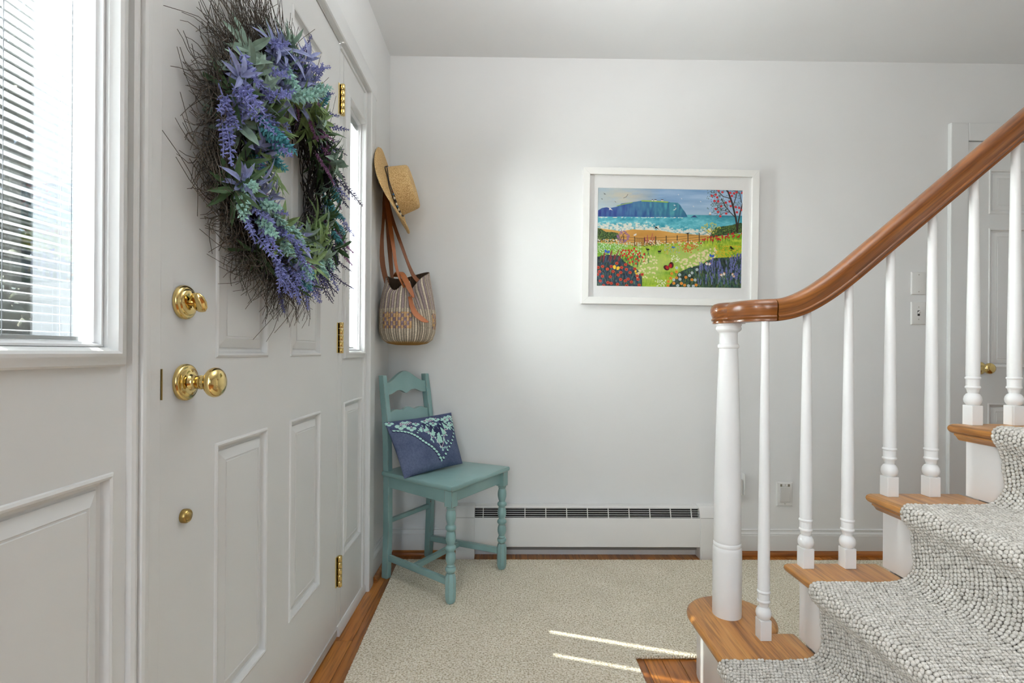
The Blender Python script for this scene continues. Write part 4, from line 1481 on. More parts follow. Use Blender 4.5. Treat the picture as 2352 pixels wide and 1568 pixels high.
ep = []
for (a, b), (c, d) in zip(edge[:-2], edge[1:-1]):
    L = math.hypot(c - a, d - b)
    for k in range(int(L / 0.0085)):
        f = k * 0.0085 / L
        ep.append((a + (c - a) * f - 0.2, b + (d - b) * f - 2.0, 0.0060, math.atan2(d - b, c - a)))
a, b = edge[0]
for k in range(int(1.6 / 0.0085)):
    y = 2.412 - k * 0.0085
    ep.append((xleft(y) - 0.2, y - 2.0, 0.0060, 1.57))
ep = np.array(ep)
n = len(ep)
T = np.stack([np.cos(ep[:, 3]), np.sin(ep[:, 3]), NR.uniform(-.3, .3, n)], 1)
B = np.stack([-np.sin(ep[:, 3]), np.cos(ep[:, 3]), 0 * ep[:, 3]], 1)
Z = np.tile([0, 0, 1.0], (n, 1))
me = blobs('edge_loops', ep[:, :3], T, B, Z, np.stack([NR.uniform(.0045, .0060, n), NR.uniform(.0035, .0055, n), NR.uniform(.0050, .0062, n)], 1))
eo = obj('edge_loops', me, M_RUG, rug)
eo['kind'] = 'stuff'

# ------------------------------------------------------------------ stair runner
def mat_runner():
    m, nt, p, out = new_mat('runner_wool')
    co = coords(nt, (1, 1, 1), rnd=False)
    n = N(nt, 'ShaderNodeTexNoise')
    n.inputs['Scale'].default_value = 420
    n.inputs['Detail'].default_value = 3
    nt.links.new(co, n.inputs['Vector'])
    n2 = N(nt, 'ShaderNodeTexNoise')
    n2.inputs['Scale'].default_value = 60
    nt.links.new(co, n2.inputs['Vector'])
    ad = N(nt, 'ShaderNodeMath', operation='ADD')
    nt.links.new(n.outputs[0], ad.inputs[0])
    nt.links.new(n2.outputs[0], ad.inputs[1])
    hf = N(nt, 'ShaderNodeMath', operation='MULTIPLY')
    hf.inputs[1].default_value = 0.5
    nt.links.new(ad.outputs[0], hf.inputs[0])
    r = ramp(nt, [(0.34, s2l((174, 169, 160))), (0.5, s2l((206, 202, 194))), (0.66, s2l((228, 224, 217)))])
    nt.links.new(hf.outputs[0], r.inputs[0])
    nt.links.new(r.outputs[0], p.inputs['Base Color'])
    p.inputs['Roughness'].default_value = 0.95
    p.inputs['Specular IOR Level'].default_value = 0.08
    b = N(nt, 'ShaderNodeBump')
    b.inputs['Strength'].default_value = 0.5
    b.inputs['Distance'].default_value = 0.002
    nt.links.new(n.outputs[0], b.inputs['Height'])
    nt.links.new(b.outputs[0], p.inputs['Normal'])
    return m
M_RUN = mat_runner()
RNS = 6
path = [(N0 + 0.020, 0.012)]
for s in range(RNS):
    xn, z0, z1 = N0 + s * RUN, s * RS, (s + 1) * RS
    path += [(xn + 0.018, z0 + 0.045), (xn + 0.019, z0 + 0.10), (xn + 0.014, z1 - 0.062), (xn + 0.002, z1 - 0.042), (xn - 0.010, z1 - 0.026), (xn - 0.0125, z1 - 0.011), (xn - 0.005, z1 + 0.004),
             (xn + 0.014, z1 + 0.0085), (xn + 0.07, z1 + 0.0075), (xn + 0.16, z1 + 0.0075), (xn + RUN - 0.012, z1 + 0.012)]
path = np.array(path[:-1])
def catmull(P, n=12):
    out = []
    for i in range(len(P) - 1):
        p0, p1, p2, p3 = P[max(0, i - 1)], P[i], P[i + 1], P[min(len(P) - 1, i + 2)]
        for k in range(n):
            t = k / n
            out.append(0.5 * ((2 * p1) + (-p0 + p2) * t + (2 * p0 - 5 * p1 + 4 * p2 - p3) * t * t + (-p0 + 3 * p1 - 3 * p2 + p3) * t ** 3))
    out.append(P[-1])
    return np.array(out)
cp = catmull(path)
sl_ = np.concatenate([[0], np.cumsum(np.hypot(*np.diff(cp, axis=0).T))])
run = empty('stair_runner', (N0 + 0.02, 1.30, 0))
tag(run, 'thick pale grey looped wool runner carpet over the stairs', 'carpet')
rb = MB()
RY0, RY1 = SY0 + 0.05, 1.300
o_ = Vector((N0 + 0.02, 1.30, 0))
vv, ff = [], []
tan = np.gradient(cp, axis=0)
tan /= np.linalg.norm(tan, axis=1)[:, None]
nr = np.stack([-tan[:, 1], tan[:, 0]], 1)
off = cp - nr * 0.003
for (x_, z_) in off:
    vv += [(x_ - o_.x, RY0 - o_.y, z_), (x_ - o_.x, RY1 - o_.y - 0.004, z_)]
ff = [(2 * k, 2 * k + 1, 2 * k + 3, 2 * k + 2) for k in range(len(off) - 1)]
rb.add(vv, ff)
obj('backing', rb, mat_plain('runner_backing', s2l((128, 125, 118)), 0.95), run, fix=False)
LST, RST = 0.0092, 0.0108
S = np.arange(0.004, sl_[-1], LST)
ROW = np.arange(RY0 + 0.005, RY1 - 0.002, RST)
ss, rr_ = np.meshgrid(S, ROW)
ss = ss + (np.arange(len(ROW)) % 2)[:, None] * LST * 0.5 + NR.uniform(-.0012, .0012, ss.shape)
rr_ = rr_ + NR.uniform(-.0009, .0009, ss.shape) + 0.0022 * np.sin(ss * 55 + rr_ * 13)
ss = ss.ravel()
rr_ = rr_.ravel()
px = np.interp(ss, sl_, cp[:, 0])
pz_ = np.interp(ss, sl_, cp[:, 1])
tx = np.interp(ss, sl_, tan[:, 0])
tz_ = np.interp(ss, sl_, tan[:, 1])
n = len(ss)
T = np.stack([tx, np.zeros(n), tz_], 1)
Y = np.tile([0, 1.0, 0], (n, 1))
Nn = np.stack([-tz_, np.zeros(n), tx], 1)
ang = NR.normal(0.45, 0.25, n) * np.where((np.arange(n) // len(S)) % 2 == 0, 1, -1)
T2 = T * np.cos(ang)[:, None] + Y * np.sin(ang)[:, None]
Y2 = -T * np.sin(ang)[:, None] + Y * np.cos(ang)[:, None]
pos = np.stack([px - o_.x, rr_ - o_.y, pz_], 1) + Nn * NR.uniform(-.0008, .0012, n)[:, None]
me = blobs('loop_pile', pos, T2, Y2, Nn, np.stack([NR.uniform(.0058, .0072, n), NR.uniform(.0048, .0060, n), NR.uniform(.0042, .0056, n)], 1))
lo = obj('loop_pile', me, M_RUN, run)
lo['kind'] = 'stuff'

# ------------------------------------------------------------------ painted chair
def mat_chair():
    m, nt, p, out = new_mat('teal_chair_paint')
    co = coords(nt, rnd=False)
    n = N(nt, 'ShaderNodeTexNoise')
    n.inputs['Scale'].default_value = 26
    n.inputs['Detail'].default_value = 6
    n.inputs['Roughness'].default_value = 0.65
    nt.links.new(co, n.inputs['Vector'])
    n3 = N(nt, 'ShaderNodeTexNoise')
    n3.inputs['Scale'].default_value = 6
    nt.links.new(co, n3.inputs['Vector'])
    r = ramp(nt, [(0.3, s2l((122, 156, 153))), (0.7, s2l((140, 174, 172)))])
    nt.links.new(n3.outputs[0], r.inputs[0])
    g = N(nt, 'ShaderNodeNewGeometry')
    bv = N(nt, 'ShaderNodeBevel')
    bv.inputs['Radius'].default_value = 0.004
    dt = N(nt, 'ShaderNodeVectorMath', operation='DOT_PRODUCT')
    nt.links.new(g.outputs['Normal'], dt.inputs[0])
    nt.links.new(bv.outputs[0], dt.inputs[1])
    ed = N(nt, 'ShaderNodeMapRange')
    ed.inputs[1].default_value = 1.0
    ed.inputs[2].default_value = 0.85
    nt.links.new(dt.outputs['Value'], ed.inputs[0])
    ns = N(nt, 'ShaderNodeMapRange')
    ns.inputs[1].default_value = 0.42
    ns.inputs[2].default_value = 0.56
    nt.links.new(n.outputs[0], ns.inputs[0])
    w = N(nt, 'ShaderNodeMath', operation='MULTIPLY')
    nt.links.new(ed.outputs[0], w.inputs[0])
    nt.links.new(ns.outputs[0], w.inputs[1])
    spots = N(nt, 'ShaderNodeMapRange')
    spots.inputs[1].default_value = 0.70
    spots.inputs[2].default_value = 0.74
    nt.links.new(n.outputs[0], spots.inputs[0])
    mxm = N(nt, 'ShaderNodeMath', operation='MAXIMUM')
    nt.links.new(w.outputs[0], mxm.inputs[0])
    nt.links.new(spots.outputs[0], mxm.inputs[1])
    mx = N(nt, 'ShaderNodeMix', data_type='RGBA')
    nt.links.new(mxm.outputs[0], mx.inputs[0])
    nt.links.new(r.outputs[0], mx.inputs[6])
    mx.inputs[7].default_value = (*s2l((128, 92, 60)), 1)
    nt.links.new(mx.outputs[2], p.inputs['Base Color'])
    p.inputs['Roughness'].default_value = 0.32
    return m
M_CHAIR = mat_chair()
TH_C = R(-32)
CO = Vector((-0.280, 2.255, 0.0))
ch = empty('painted_chair', CO, TH_C)
tag(ch, 'small teal painted wooden chair with worn edges in the corner', 'chair')
SZ = 0.472
# seat: trapezoid with thumbnail edge
seat = plate([(-0.200, -0.168), (0.224, -0.217), (0.219, 0.214), (-0.200, 0.168)], SZ - 0.020, SZ, 0.005)
obj('seat', seat, M_CHAIR, ch, smooth=40)
leg_prof = [(0.0120, 0.128), (0.0165, 0.132), (0.0200, 0.138), (0.0210, 0.144), (0.0195, 0.150), (0.0150, 0.153), (0.0165, 0.156), (0.0150, 0.160), (0.0132, 0.163), (0.0165, 0.170), (0.0193, 0.180), (0.0200, 0.188), (0.0190, 0.198),
            (0.0160, 0.208), (0.0145, 0.213), (0.0170, 0.216), (0.0208, 0.221), (0.0212, 0.227), (0.0195, 0.232), (0.0150, 0.236), (0.0140, 0.240), (0.0168, 0.248), (0.0195, 0.258), (0.0200, 0.266), (0.0190, 0.276),
            (0.0160, 0.287), (0.0145, 0.292), (0.0170, 0.295), (0.0208, 0.300), (0.0212, 0.306), (0.0195, 0.311), (0.0150, 0.315), (0.0140, 0.319), (0.0168, 0.328), (0.0195, 0.340), (0.0200, 0.350), (0.0188, 0.362),
            (0.0160, 0.372), (0.0150, 0.376), (0.0180, 0.380), (0.0185, 0.385), (0.0150, 0.390)]
for sy in (-1, 1):
    x0, y0 = 0.196, sy * 0.186
    lm = MB()
    # octagonal lower block with rounded foot
    lm.lathe([(0.0150, RT + 0.001), (0.0195, 0.020), (0.0215, 0.032), (0.0222, 0.060), (0.0222, 0.105), (0.0205, 0.118), (0.0155, 0.128)], (x0, y0, 0), 8, Matrix.Rotation(R(22.5), 3, 'Z'))
    lm.lathe(leg_prof, (x0, y0, 0), 24)
    lm.box(x0 - 0.0185, x0 + 0.0185, y0 - 0.0185, y0 + 0.0185, 0.388, SZ - 0.020)
    obj('front_leg', lm, M_CHAIR, ch, smooth=40)
def bent_post(sy):
    mb = MB()
    pts = [(-0.196, 0.0), (-0.188, 0.20), (-0.186, 0.44), (-0.190, 0.56), (-0.200, 0.70), (-0.214, 0.80), (-0.226, 0.886)]
    secs = []
    for i, (x_, z_) in enumerate(pts):
        hx, hy = 0.0165, 0.0135
        if i == len(pts) - 1:
            hx, hy = 0.014, 0.0125
        yc = sy * (0.140 + 0.004 * (1 if 0.3 < z_ < 0.6 else 0))
        secs.append([(x_ - hx, yc - hy, z_), (x_ + hx, yc - hy, z_), (x_ + hx, yc + hy, z_), (x_ - hx, yc + hy, z_)])
    mb.sweep(pts, secs)
    return mb
for sy in (-1, 1):
    obj('back_post', bent_post(sy), M_CHAIR, ch, bevel=0.003)
def back_x(z):
    return float(np.interp(z, [0.44, 0.56, 0.70, 0.80, 0.886], [-0.186, -0.190, -0.200, -0.214, -0.226]))
def back_board(name, top, bot, n=48):
    """top/bot functions of s in [-1,1]; board between the posts"""
    mb = MB()
    ys = np.linspace(-0.128, 0.128, n)
    vv, ff = [], []
    for y_ in ys:
        s_ = y_ / 0.128
        zt, zb = top(s_), bot(s_)
        bow = -0.006 * (1 - s_ * s_)
        for z_, dx in ((zb, 0.007), (zt, 0.007), (zt, -0.007), (zb, -0.007)):
            vv.append((back_x(z_) + dx + bow, y_, z_))
    for i in range(n - 1):
        for k in range(4):
            k2 = (k + 1) % 4
            ff.append((i * 4 + k, i * 4 + k2, (i + 1) * 4 + k2, (i + 1) * 4 + k))
    ff += [(0, 1, 2, 3), tuple((n - 1) * 4 + k for k in range(4))]
    mb.add(vv, ff)
    return obj(name, mb, M_CHAIR, ch, smooth=30)
def sst(a, b, t):
    t = max(0, min(1, (t - a) / (b - a)))
    return t * t * (3 - 2 * t)
back_board('crest_rail', lambda s: 0.852 + 0.046 * sst(0, 1, 1 - abs(s) ** 1.0 * 1.02) + 0.004 * (1 - abs(s)),
           lambda s: 0.800 + 0.016 * math.sin(min(1, abs(s) * 1.12) ** 0.8 * math.pi) ** 2 - 0.0 * abs(s))
back_board('back_slat', lambda s: 0.722 + 0.010 * math.cos(s * math.pi * 1.5) ** 2 * (1 - 0.3 * abs(s)) + 0.006 * (1 - abs(s)), lambda s: 0.655)
# aprons
obj('apron', MB().box(0.180, 0.198, -0.170, 0.170, SZ - 0.072, SZ - 0.020), M_CHAIR, ch, bevel=0.0015)
obj('apron', MB().box(-0.196, -0.180, -0.128, 0.128, SZ - 0.072, SZ - 0.020), M_CHAIR, ch, bevel=0.0015)
for sy in (-1, 1):
    pa, pb = (-0.175, 0.143), (0.182, 0.190)
    mb = MB()
    v = []
    for z_ in (SZ - 0.072, SZ - 0.020):
        v += [(pa[0], sy * (pa[1] - 0.008), z_), (pb[0], sy * (pb[1] - 0.008), z_), (pb[0], sy * (pb[1] + 0.008), z_), (pa[0], sy * (pa[1] + 0.008), z_)]
    mb.add(v, [(0, 1, 2, 3), (4, 5, 6, 7), (0, 1, 5, 4), (1, 2, 6, 5), (2, 3, 7, 6), (3, 0, 4, 7)])
    obj('apron', mb, M_CHAIR, ch, bevel=0.0015)
    mb = MB()
    v = []
    for z_ in (0.078, 0.104):
        v += [(-0.180, sy * 0.131, z_), (0.180, sy * 0.177, z_), (0.180, sy * 0.193, z_), (-0.180, sy * 0.147, z_)]
    mb.add(v, [(0, 1, 2, 3), (4, 5, 6, 7), (0, 1, 5, 4), (1, 2, 6, 5), (2, 3, 7, 6), (3, 0, 4, 7)])
    obj('stretcher', mb, M_CHAIR, ch, bevel=0.0015)
obj('stretcher', MB().box(-0.034, -0.016, -0.148, 0.148, 0.078, 0.102), M_CHAIR, ch, bevel=0.0015)
obj('stretcher', MB().box(-0.197, -0.183, -0.128, 0.128, 0.238, 0.258), M_CHAIR, ch, bevel=0.0015)

# ------------------------------------------------------------------ embroidered pillow
def homog(src, dst):
    A = []
    for (x_, y_), (u, v) in zip(src, dst):
        A.append([x_, y_, 1, 0, 0, 0, -u * x_, -u * y_, -u])
        A.append([0, 0, 0, x_, y_, 1, -v * x_, -v * y_, -v])
    _, _, Vt = np.linalg.svd(np.array(A, float))
    return Vt[-1].reshape(3, 3)
HP = homog([(145, 375), (1430, 140), (1690, 1140), (545, 1490)], [(0, 0), (1, 0), (1, 1), (0, 1)])
def pillow_art():
    W_, H_ = 330, 210
    def tf(x, y):
        q = HP @ np.array([x, y, 1.0])
        return q[0] / q[2], q[1] / q[2]
    r = Raster(W_, H_, tf)
    rs = random.Random(4)
    n1 = vnoise(H_, W_, 60, 40, 5, 4)
    r.a = np.array([88, 98, 124.0]) + (n1[..., None] - .5) * np.array([22, 22, 20.0])
    dk, mint, pink = [48, 52, 80], [176, 218, 206], [214, 200, 208]
    def petalrow(pts, n, rad, col=mint):
        P = np.array(pts, float)
        d = np.concatenate([[0], np.cumsum(np.hypot(*np.diff(P, axis=0).T))])
        for k in range(n):
            t = d[-1] * (k + .5) / n
            x_, y_ = np.interp(t, d, P[:, 0]), np.interp(t, d, P[:, 1])
            r.ell(x_, y_ + 6, rad * 1.3, rad * 1.25, dk)
            r.ell(x_, y_, rad, rad * .75, col, .4)
    body = [(150, 380), (600, 330), (1000, 260), (1430, 150), (1480, 420), (1460, 700), (1230, 1180), (1000, 980), (820, 850), (680, 730), (500, 640), (250, 570)]
    m_ = r.poly(body, None, True).astype(float)
    r.blend(m_ * .55, [66, 76, 108])
    petalrow([(270, 585), (420, 620), (560, 665), (680, 735)], 7, 30)
    petalrow([(680, 735), (830, 850), (1000, 950), (1120, 1050), (1215, 1160)], 10, 30)
    petalrow([(1240, 1160), (1320, 980), (1400, 830), (1460, 680), (1480, 430)], 10, 26)
    r.ell(1225, 1170, 16, 20, mint)
    for pts in ([(250, 560), (480, 610), (690, 690), (900, 840), (1080, 950), (1220, 1090)], [(1235, 1090), (1330, 900), (1420, 720), (1450, 560)],
                [(680, 690), (720, 590), (820, 480)], [(820, 470), (960, 500), (1100, 600)], [(1100, 600), (1150, 480), (1200, 400), (1180, 250)], [(1200, 380), (1340, 430), (1450, 560)],
                [(320, 400), (500, 470), (590, 500), (640, 390)], [(1000, 400), (1030, 280)], [(1400, 200), (1380, 330)]):
        r.line(pts, 22, dk)
        r.line(pts, 7, [104, 112, 142])
    petalrow([(820, 460), (900, 490), (1000, 550), (1090, 600)], 5, 24)
    petalrow([(1110, 590), (1170, 450), (1210, 300)], 6, 20)
    petalrow([(1220, 420), (1330, 450), (1430, 540)], 5, 22)
    petalrow([(700, 690), (750, 600), (820, 500)], 5, 20)
    def fan(x_, y_, s_, a0, n=7, col=mint, spread=1.9):
        for k in range(n):
            a = a0 + spread * (k / (n - 1) - .5)
            for t in (0.45, 0.7, 0.95):
                r.ell(x_ + s_ * t * math.cos(a), y_ + s_ * t * math.sin(a), s_ * .10 + 6 * t, s_ * .08 + 4, col if t < .9 else pink, a)
    fan(505, 360, 120, 1.5)
    fan(940, 290, 110, 1.2)
    fan(1290, 230, 130, 1.1)
    def trefoil(x_, y_, s_):
        for dx, dy in ((-1, 0), (1, .15), (0, .8)):
            r.ell(x_ + dx * s_, y_ + dy * s_, s_ * .78, s_ * .72, mint)
        for a in (.9, 1.5, 2.1):
            r.line([(x_, y_ - s_ * .6), (x_ + s_ * .9 * math.cos(a), y_ + s_ * .5 * math.sin(a))], 8, [90, 84, 110])
        r.ell(x_, y_ - s_ * .55, s_ * .3, s_ * .3, pink)
    for (x_, y_, s_) in ((228, 420, 44), (415, 510, 58), (600, 565, 52), (690, 465, 40), (860, 405, 40), (1020, 460, 44), (1085, 345, 44), (1270, 350, 46), (1400, 425, 40), (1440, 260, 34), (1445, 330, 34)):
        trefoil(x_, y_, s_)
    def leaf(x_, y_, s_, a):
        r.ell(x_, y_, s_ * 1.25, s_ * .72, dk, a)
        for k in range(-2, 3):
            b = a + k * .23
            r.line([(x_ - s_ * .6 * math.cos(a), y_ - s_ * .6 * math.sin(a)), (x_ + s_ * .95 * math.cos(b), y_ + s_ * .95 * math.sin(b))], s_ * .20, [150, 200, 180] if k % 2 else mint)
    leaf(885, 560, 75, 1.3)
    leaf(1010, 640, 85, 1.5)
    leaf(1205, 600, 95, .95)
    leaf(1235, 480, 80, .9)
    leaf(1140, 740, 125, 1.45)
    r.line([(810, 560), (870, 660), (940, 645), (985, 770), (1035, 750), (1200, 950)], 11, pink)
    r.line([(1310, 470), (1320, 570), (1250, 585), (1290, 690), (1235, 710), (1250, 780), (1200, 950)], 11, pink)
    for k in range(46):
        x_, y_ = rs.uniform(900, 1340), rs.uniform(660, 1010)
        if abs(x_ - 1190) > (1120 - y_) * .62 + 20:
            continue
        r.ell(x_, y_, 22, 16, mint, rs.uniform(0, 3))
    for k in range(10):
        r.ell(760 + rs.uniform(0, 110), 590 + rs.uniform(0, 50), 24, 26, mint)
    for k in range(10):
        r.ell(rs.uniform(1290, 1380), rs.uniform(470, 560), 22, 16, mint, .5)
    n3 = vnoise(H_, W_, 3, 3, 8, 1)
    r.a += (n3[..., None] - .5) * 14
    return np.clip(r.a, 0, 255)
part_ = pillow_art()
PH, PW_ = part_.shape[:2]
TL, TR = np.array([-0.520, 2.180, 0.688]), np.array([-0.262, 2.440, 0.702])
BR_, BL_ = np.array([-0.196, 2.322, 0.484]), np.array([-0.415, 2.092, 0.470])
u, v = np.meshgrid(np.linspace(0, 1, PW_), np.linspace(0, 1, PH))
def pill(u, v, sgn):
    # concave sides
    du = 0.025 * np.sin(np.pi * v) * (1 - 2 * u)
    dv = 0.018 * np.sin(np.pi * u) * (1 - 2 * v)
    uu, vv_ = (u + du)[..., None], (v + dv)[..., None]
    P = TL * (1 - uu) * (1 - vv_) + TR * uu * (1 - vv_) + BR_ * uu * vv_ + BL_ * (1 - uu) * vv_
    nn = np.cross(TR - TL, BL_ - TL)
    nn = nn / np.linalg.norm(nn)
    if nn[1] > 0:
        nn = -nn
    th = (np.clip(1 - np.abs(2 * u - 1) ** 2.6, 0, 1) ** .55) * (np.clip(1 - np.abs(2 * v - 1) ** 2.6, 0, 1) ** .55)
    wr = 0.0035 * np.sin((v * 26 + u * 9)) * np.exp(-((u - .12) / .16) ** 2) * np.clip(v * 1.6 - .4, 0, 1) * th
    return P + nn * (sgn * (0.046 * th) + (wr if sgn > 0 else 0))[..., None]
F_ = pill(u, v, 1)
B_ = pill(u, v, -1)
cen = np.array([-0.31, 2.21, 0.47])
vv = np.concatenate([F_.reshape(-1, 3), B_[::4, ::4].reshape(-1, 3)]) - cen
nb_v, nb_u = B_[::4, ::4].shape[:2]
ff = np.concatenate([quads(PW_, PH), quads(nb_u, nb_v, PW_ * PH)[:, ::-1]])
pm = bpy.data.meshes.new('pillow')
pm.from_pydata(vv.tolist(), [], ff.tolist())
colr = np.concatenate([srgb_arr_to_lin(part_).reshape(-1, 3), np.tile(s2l((86, 98, 128)), (nb_u * nb_v, 1))])
set_col(pm, colr)
pm.shade_smooth()
po = obj('throw_pillow', pm, mat_attr('pillow_cotton', rough=0.9, spec=0.1, bump=0.25, bscale=900))
po.location = cen
tag(po, 'slate blue pillow embroidered with mint flowers leaning on the teal chair', 'pillow')

# ------------------------------------------------------------------ coat hook, straw hat
hk = empty('coat_hook', (XW, 2.300, 1.775))
tag(hk, 'small dark coat hook on the wall behind the straw hat', 'hook')
obj('hook_plate', MB().box(0, 0.004, -0.012, 0.012, -0.03, 0.03), M_BRASSD, hk, bevel=0.001)
obj('hook_arm', MB().tube([(0.004, 0, -0.012), (0.016, 0, -0.016), (0.028, 0, -0.010), (0.032, 0, 0.004), (0.032, 0, 0.012)], 0.004, 8), M_BRASSD, hk, smooth=50)

def mat_straw():
    m, nt, p, out = new_mat('straw')
    co = coords(nt, rnd=False)
    wv = N(nt, 'ShaderNodeTexVoronoi')
    wv.inputs['Scale'].default_value = 330
    nt.links.new(co, wv.inputs['Vector'])
    n = N(nt, 'ShaderNodeTexNoise')
    n.inputs['Scale'].default_value = 260
    n.inputs['Detail'].default_value = 4
    nt.links.new(co, n.inputs['Vector'])
    ad = N(nt, 'ShaderNodeMath', operation='MULTIPLY_ADD')
    ad.inputs[1].default_value = 0.35
    nt.links.new(wv.outputs['Distance'], ad.inputs[0])
    nt.links.new(n.outputs[0], ad.inputs[2])
    r = ramp(nt, [(0.45, s2l((160, 122, 68))), (0.66, s2l((206, 168, 110))), (0.9, s2l((228, 200, 148)))])
    nt.links.new(ad.outputs[0], r.inputs[0])
    nt.links.new(r.outputs[0], p.inputs['Base Color'])
    p.inputs['Roughness'].default_value = 0.8
    b = N(nt, 'ShaderNodeBump')
    b.inputs['Strength'].default_value = 0.7
    b.inputs['Distance'].default_value = 0.003
    nt.links.new(ad.outputs[0], b.inputs['Height'])
    nt.links.new(b.outputs[0], p.inputs['Normal'])
    return m
M_STRAW = mat_straw()
hc = Vector((-0.5130, 2.288, 1.705))
hn = Vector((0.962, 0.0, 0.272)).normalized()
hat = empty('straw_hat', hc)
hat.rotation_mode = 'QUATERNION'
hat.rotation_quaternion = Matrix((Vector((-0.272, 0, 0.962)), Vector((0, 1, 0)) * -1, hn)).transposed().to_quaternion()
tag(hat, 'wide brimmed straw hat with beaded band hanging on the wall', 'hat')
# local: z = crown direction, x = up along the brim
def lathe_grid(prof, nseg, fz=None, fr=None):
    vv = []
    for r_, z_ in prof:
        for k in range(nseg):
            a = 2 * math.pi * k / nseg
            rr = r_ * (fr(a, r_) if fr else 1)
            vv.append((rr * math.cos(a), rr * math.sin(a), z_ + (fz(a, r_) if fz else 0)))
    ff = []
    for i in range(len(prof) - 1):
        for k in range(nseg):
            k2 = (k + 1) % nseg
            ff.append((i * nseg + k, i * nseg + k2, (i + 1) * nseg + k2, (i + 1) * nseg + k))
    return vv, ff
def brimz(a, r_):
    f = max(0, (r_ - 0.105) / 0.085)
    return f * f * (0.012 * math.cos(2 * a + .3) + 0.006 * math.sin(3 * a) + 0.010 * (-math.cos(a)))
mb = MB()
prof_ = [(0.104, -0.002), (0.120, -0.004), (0.150, -0.004), (0.175, -0.003), (0.188, -0.004), (0.1925, 0.000), (0.189, 0.005), (0.175, 0.0025), (0.150, 0.000), (0.120, 0.000), (0.104, 0.003)]
mb.add(*lathe_grid(prof_, 72, brimz))
obj('brim', mb, M_STRAW, hat, smooth=60)
mb = MB()
prof_ = [(0.105, 0.001), (0.1035, 0.010), (0.1000, 0.035), (0.0960, 0.065), (0.0925, 0.086), (0.0895, 0.094), (0.0840, 0.098), (0.0700, 0.0965), (0.0500, 0.094), (0.0250, 0.093), (0.001, 0.0925)]
mb.add(*lathe_grid(prof_, 64, None, lambda a, r_: 1 + 0.05 * math.cos(2 * a)))
obj('crown', mb, M_STRAW, hat, smooth=45)
M_CORDB = mat_plain('black_cord', (0.03, 0.022, 0.018), 0.6)
mb = MB()
for off in (0.006, 0.012):
    ring = [(0.1065 * (1 + .05 * math.cos(2 * t)) * math.cos(t), 0.1065 * (1 + .05 * math.cos(2 * t)) * math.sin(t), off + 0.002 * math.sin(5 * t + off * 300)) for t in np.linspace(0, 2 * math.pi, 60)]
    mb.tube(ring, 0.0022, 6)
band = obj('hat_band', mb, M_CORDB, hat, smooth=60)
M_SHELL = mat_plain('shell', s2l((214, 204, 182)), 0.35)
BEADM = [mat_plain('bead_brown', s2l((120, 62, 34)), 0.3), mat_plain('bead_blue', s2l((70, 120, 170)), 0.25), mat_plain('bead_teal', s2l((110, 190, 200)), 0.25), mat_plain('bead_dark', s2l((50, 30, 28)), 0.3)]
for k in range(9):
    t = R(150 - 76) + k * 0.15           # lower, camera-facing side of the crown
    t = 1.9 + k * 0.125
    rr = 0.1095 * (1 + .05 * math.cos(2 * t))
    c_ = Vector((rr * math.cos(t), rr * math.sin(t), 0.010))
    if k in (2, 4, 6, 8):
        sh = MB()
        sh.lathe([(0.0005, -0.0095), (0.0045, -0.007), (0.0062, 0), (0.0045, 0.007), (0.0005, 0.0095)], c_ + Vector((0, 0, 0.001)), 12, Matrix.Rotation(t + 1.2, 3, 'Z') @ Matrix.Rotation(R(90), 3, 'X') @ Matrix.Diagonal((1, .75, 1)))
        obj('shell_bead', sh, M_SHELL, band, smooth=60)
    else:
        sh = MB().lathe([(0.0005, -0.0042), (0.003, -0.003), (0.0042, 0), (0.003, 0.003), (0.0005, 0.0042)], c_ + Vector((0.002, 0, 0.002)), 10)
        obj('bead', sh, BEADM[k % 4], band, smooth=60)

# ------------------------------------------------------------------ woven sisal bag
bagc = Vector((-0.449, 2.318, 1.020))
bag = empty('woven_bag', bagc)
tag(bag, 'woven sisal bucket bag with brown leather straps hanging under the hat', 'bag')
NU, NV = 300, 110
uu = np.arange(NU) / NU * 2 * np.pi
tt = np.linspace(0, 1, NV)
rprof = np.interp(tt, [0, .03, .08, .15, .25, .38, .52, .68, .82, .92, 1.0], [0.001, .050, .086, .110, .122, .126, .122, .111, .099, .092, .090])
zprof = np.interp(tt, [0, .03, .08, .15, .25, .38, .52, .68, .82, .92, 1.0], [0, .001, .008, .024, .055, .100, .150, .210, .262, .292, .315])
Ugrid, Tgrid = np.meshgrid(uu, tt)
rad = rprof[:, None] * np.ones_like(Ugrid)
ribs = 1 + 0.022 * np.cos(64 * Ugrid) * np.clip(Tgrid * 8, 0, 1)
# fold of the mouth: the front (towards the room) is pushed inwards
af = R(-52)
dfold = np.abs((Ugrid - af + np.pi) % (2 * np.pi) - np.pi)
fold = np.exp(-(dfold / 0.30) ** 2) * np.clip((Tgrid - .30) / .55, 0, 1) ** 1.2
rad = rad * ribs * (1 - 0.52 * fold)
spread = 1 + 0.10 * np.cos(2 * (Ugrid - af - np.pi / 2)) * np.clip((Tgrid - .4) / .5, 0, 1)
rad = rad * spread
Xb = rad * np.cos(Ugrid) * 1.0
Yb = rad * np.sin(Ugrid) * 0.98
Zb = zprof[:, None] + 0.012 * np.cos(2 * (Ugrid - af - np.pi / 2)) * np.clip((Tgrid - .6) / .4, 0, 1) - 0.045 * fold * np.clip((Tgrid - .5) / .5, 0, 1)
Xb = np.maximum(Xb, -0.122)
dip = np.abs((Ugrid - R(-118) + np.pi) % (2 * np.pi) - np.pi)
Zb = Zb - 0.070 * np.exp(-(dip / 0.50) ** 2) * np.clip((Tgrid - .72) / .28, 0, 1)
Zb = Zb + 0.014 * np.cos(Ugrid - R(62)) * np.clip((Tgrid - .6) / .4, 0, 1)
P = np.stack([Xb, Yb, Zb], -1)
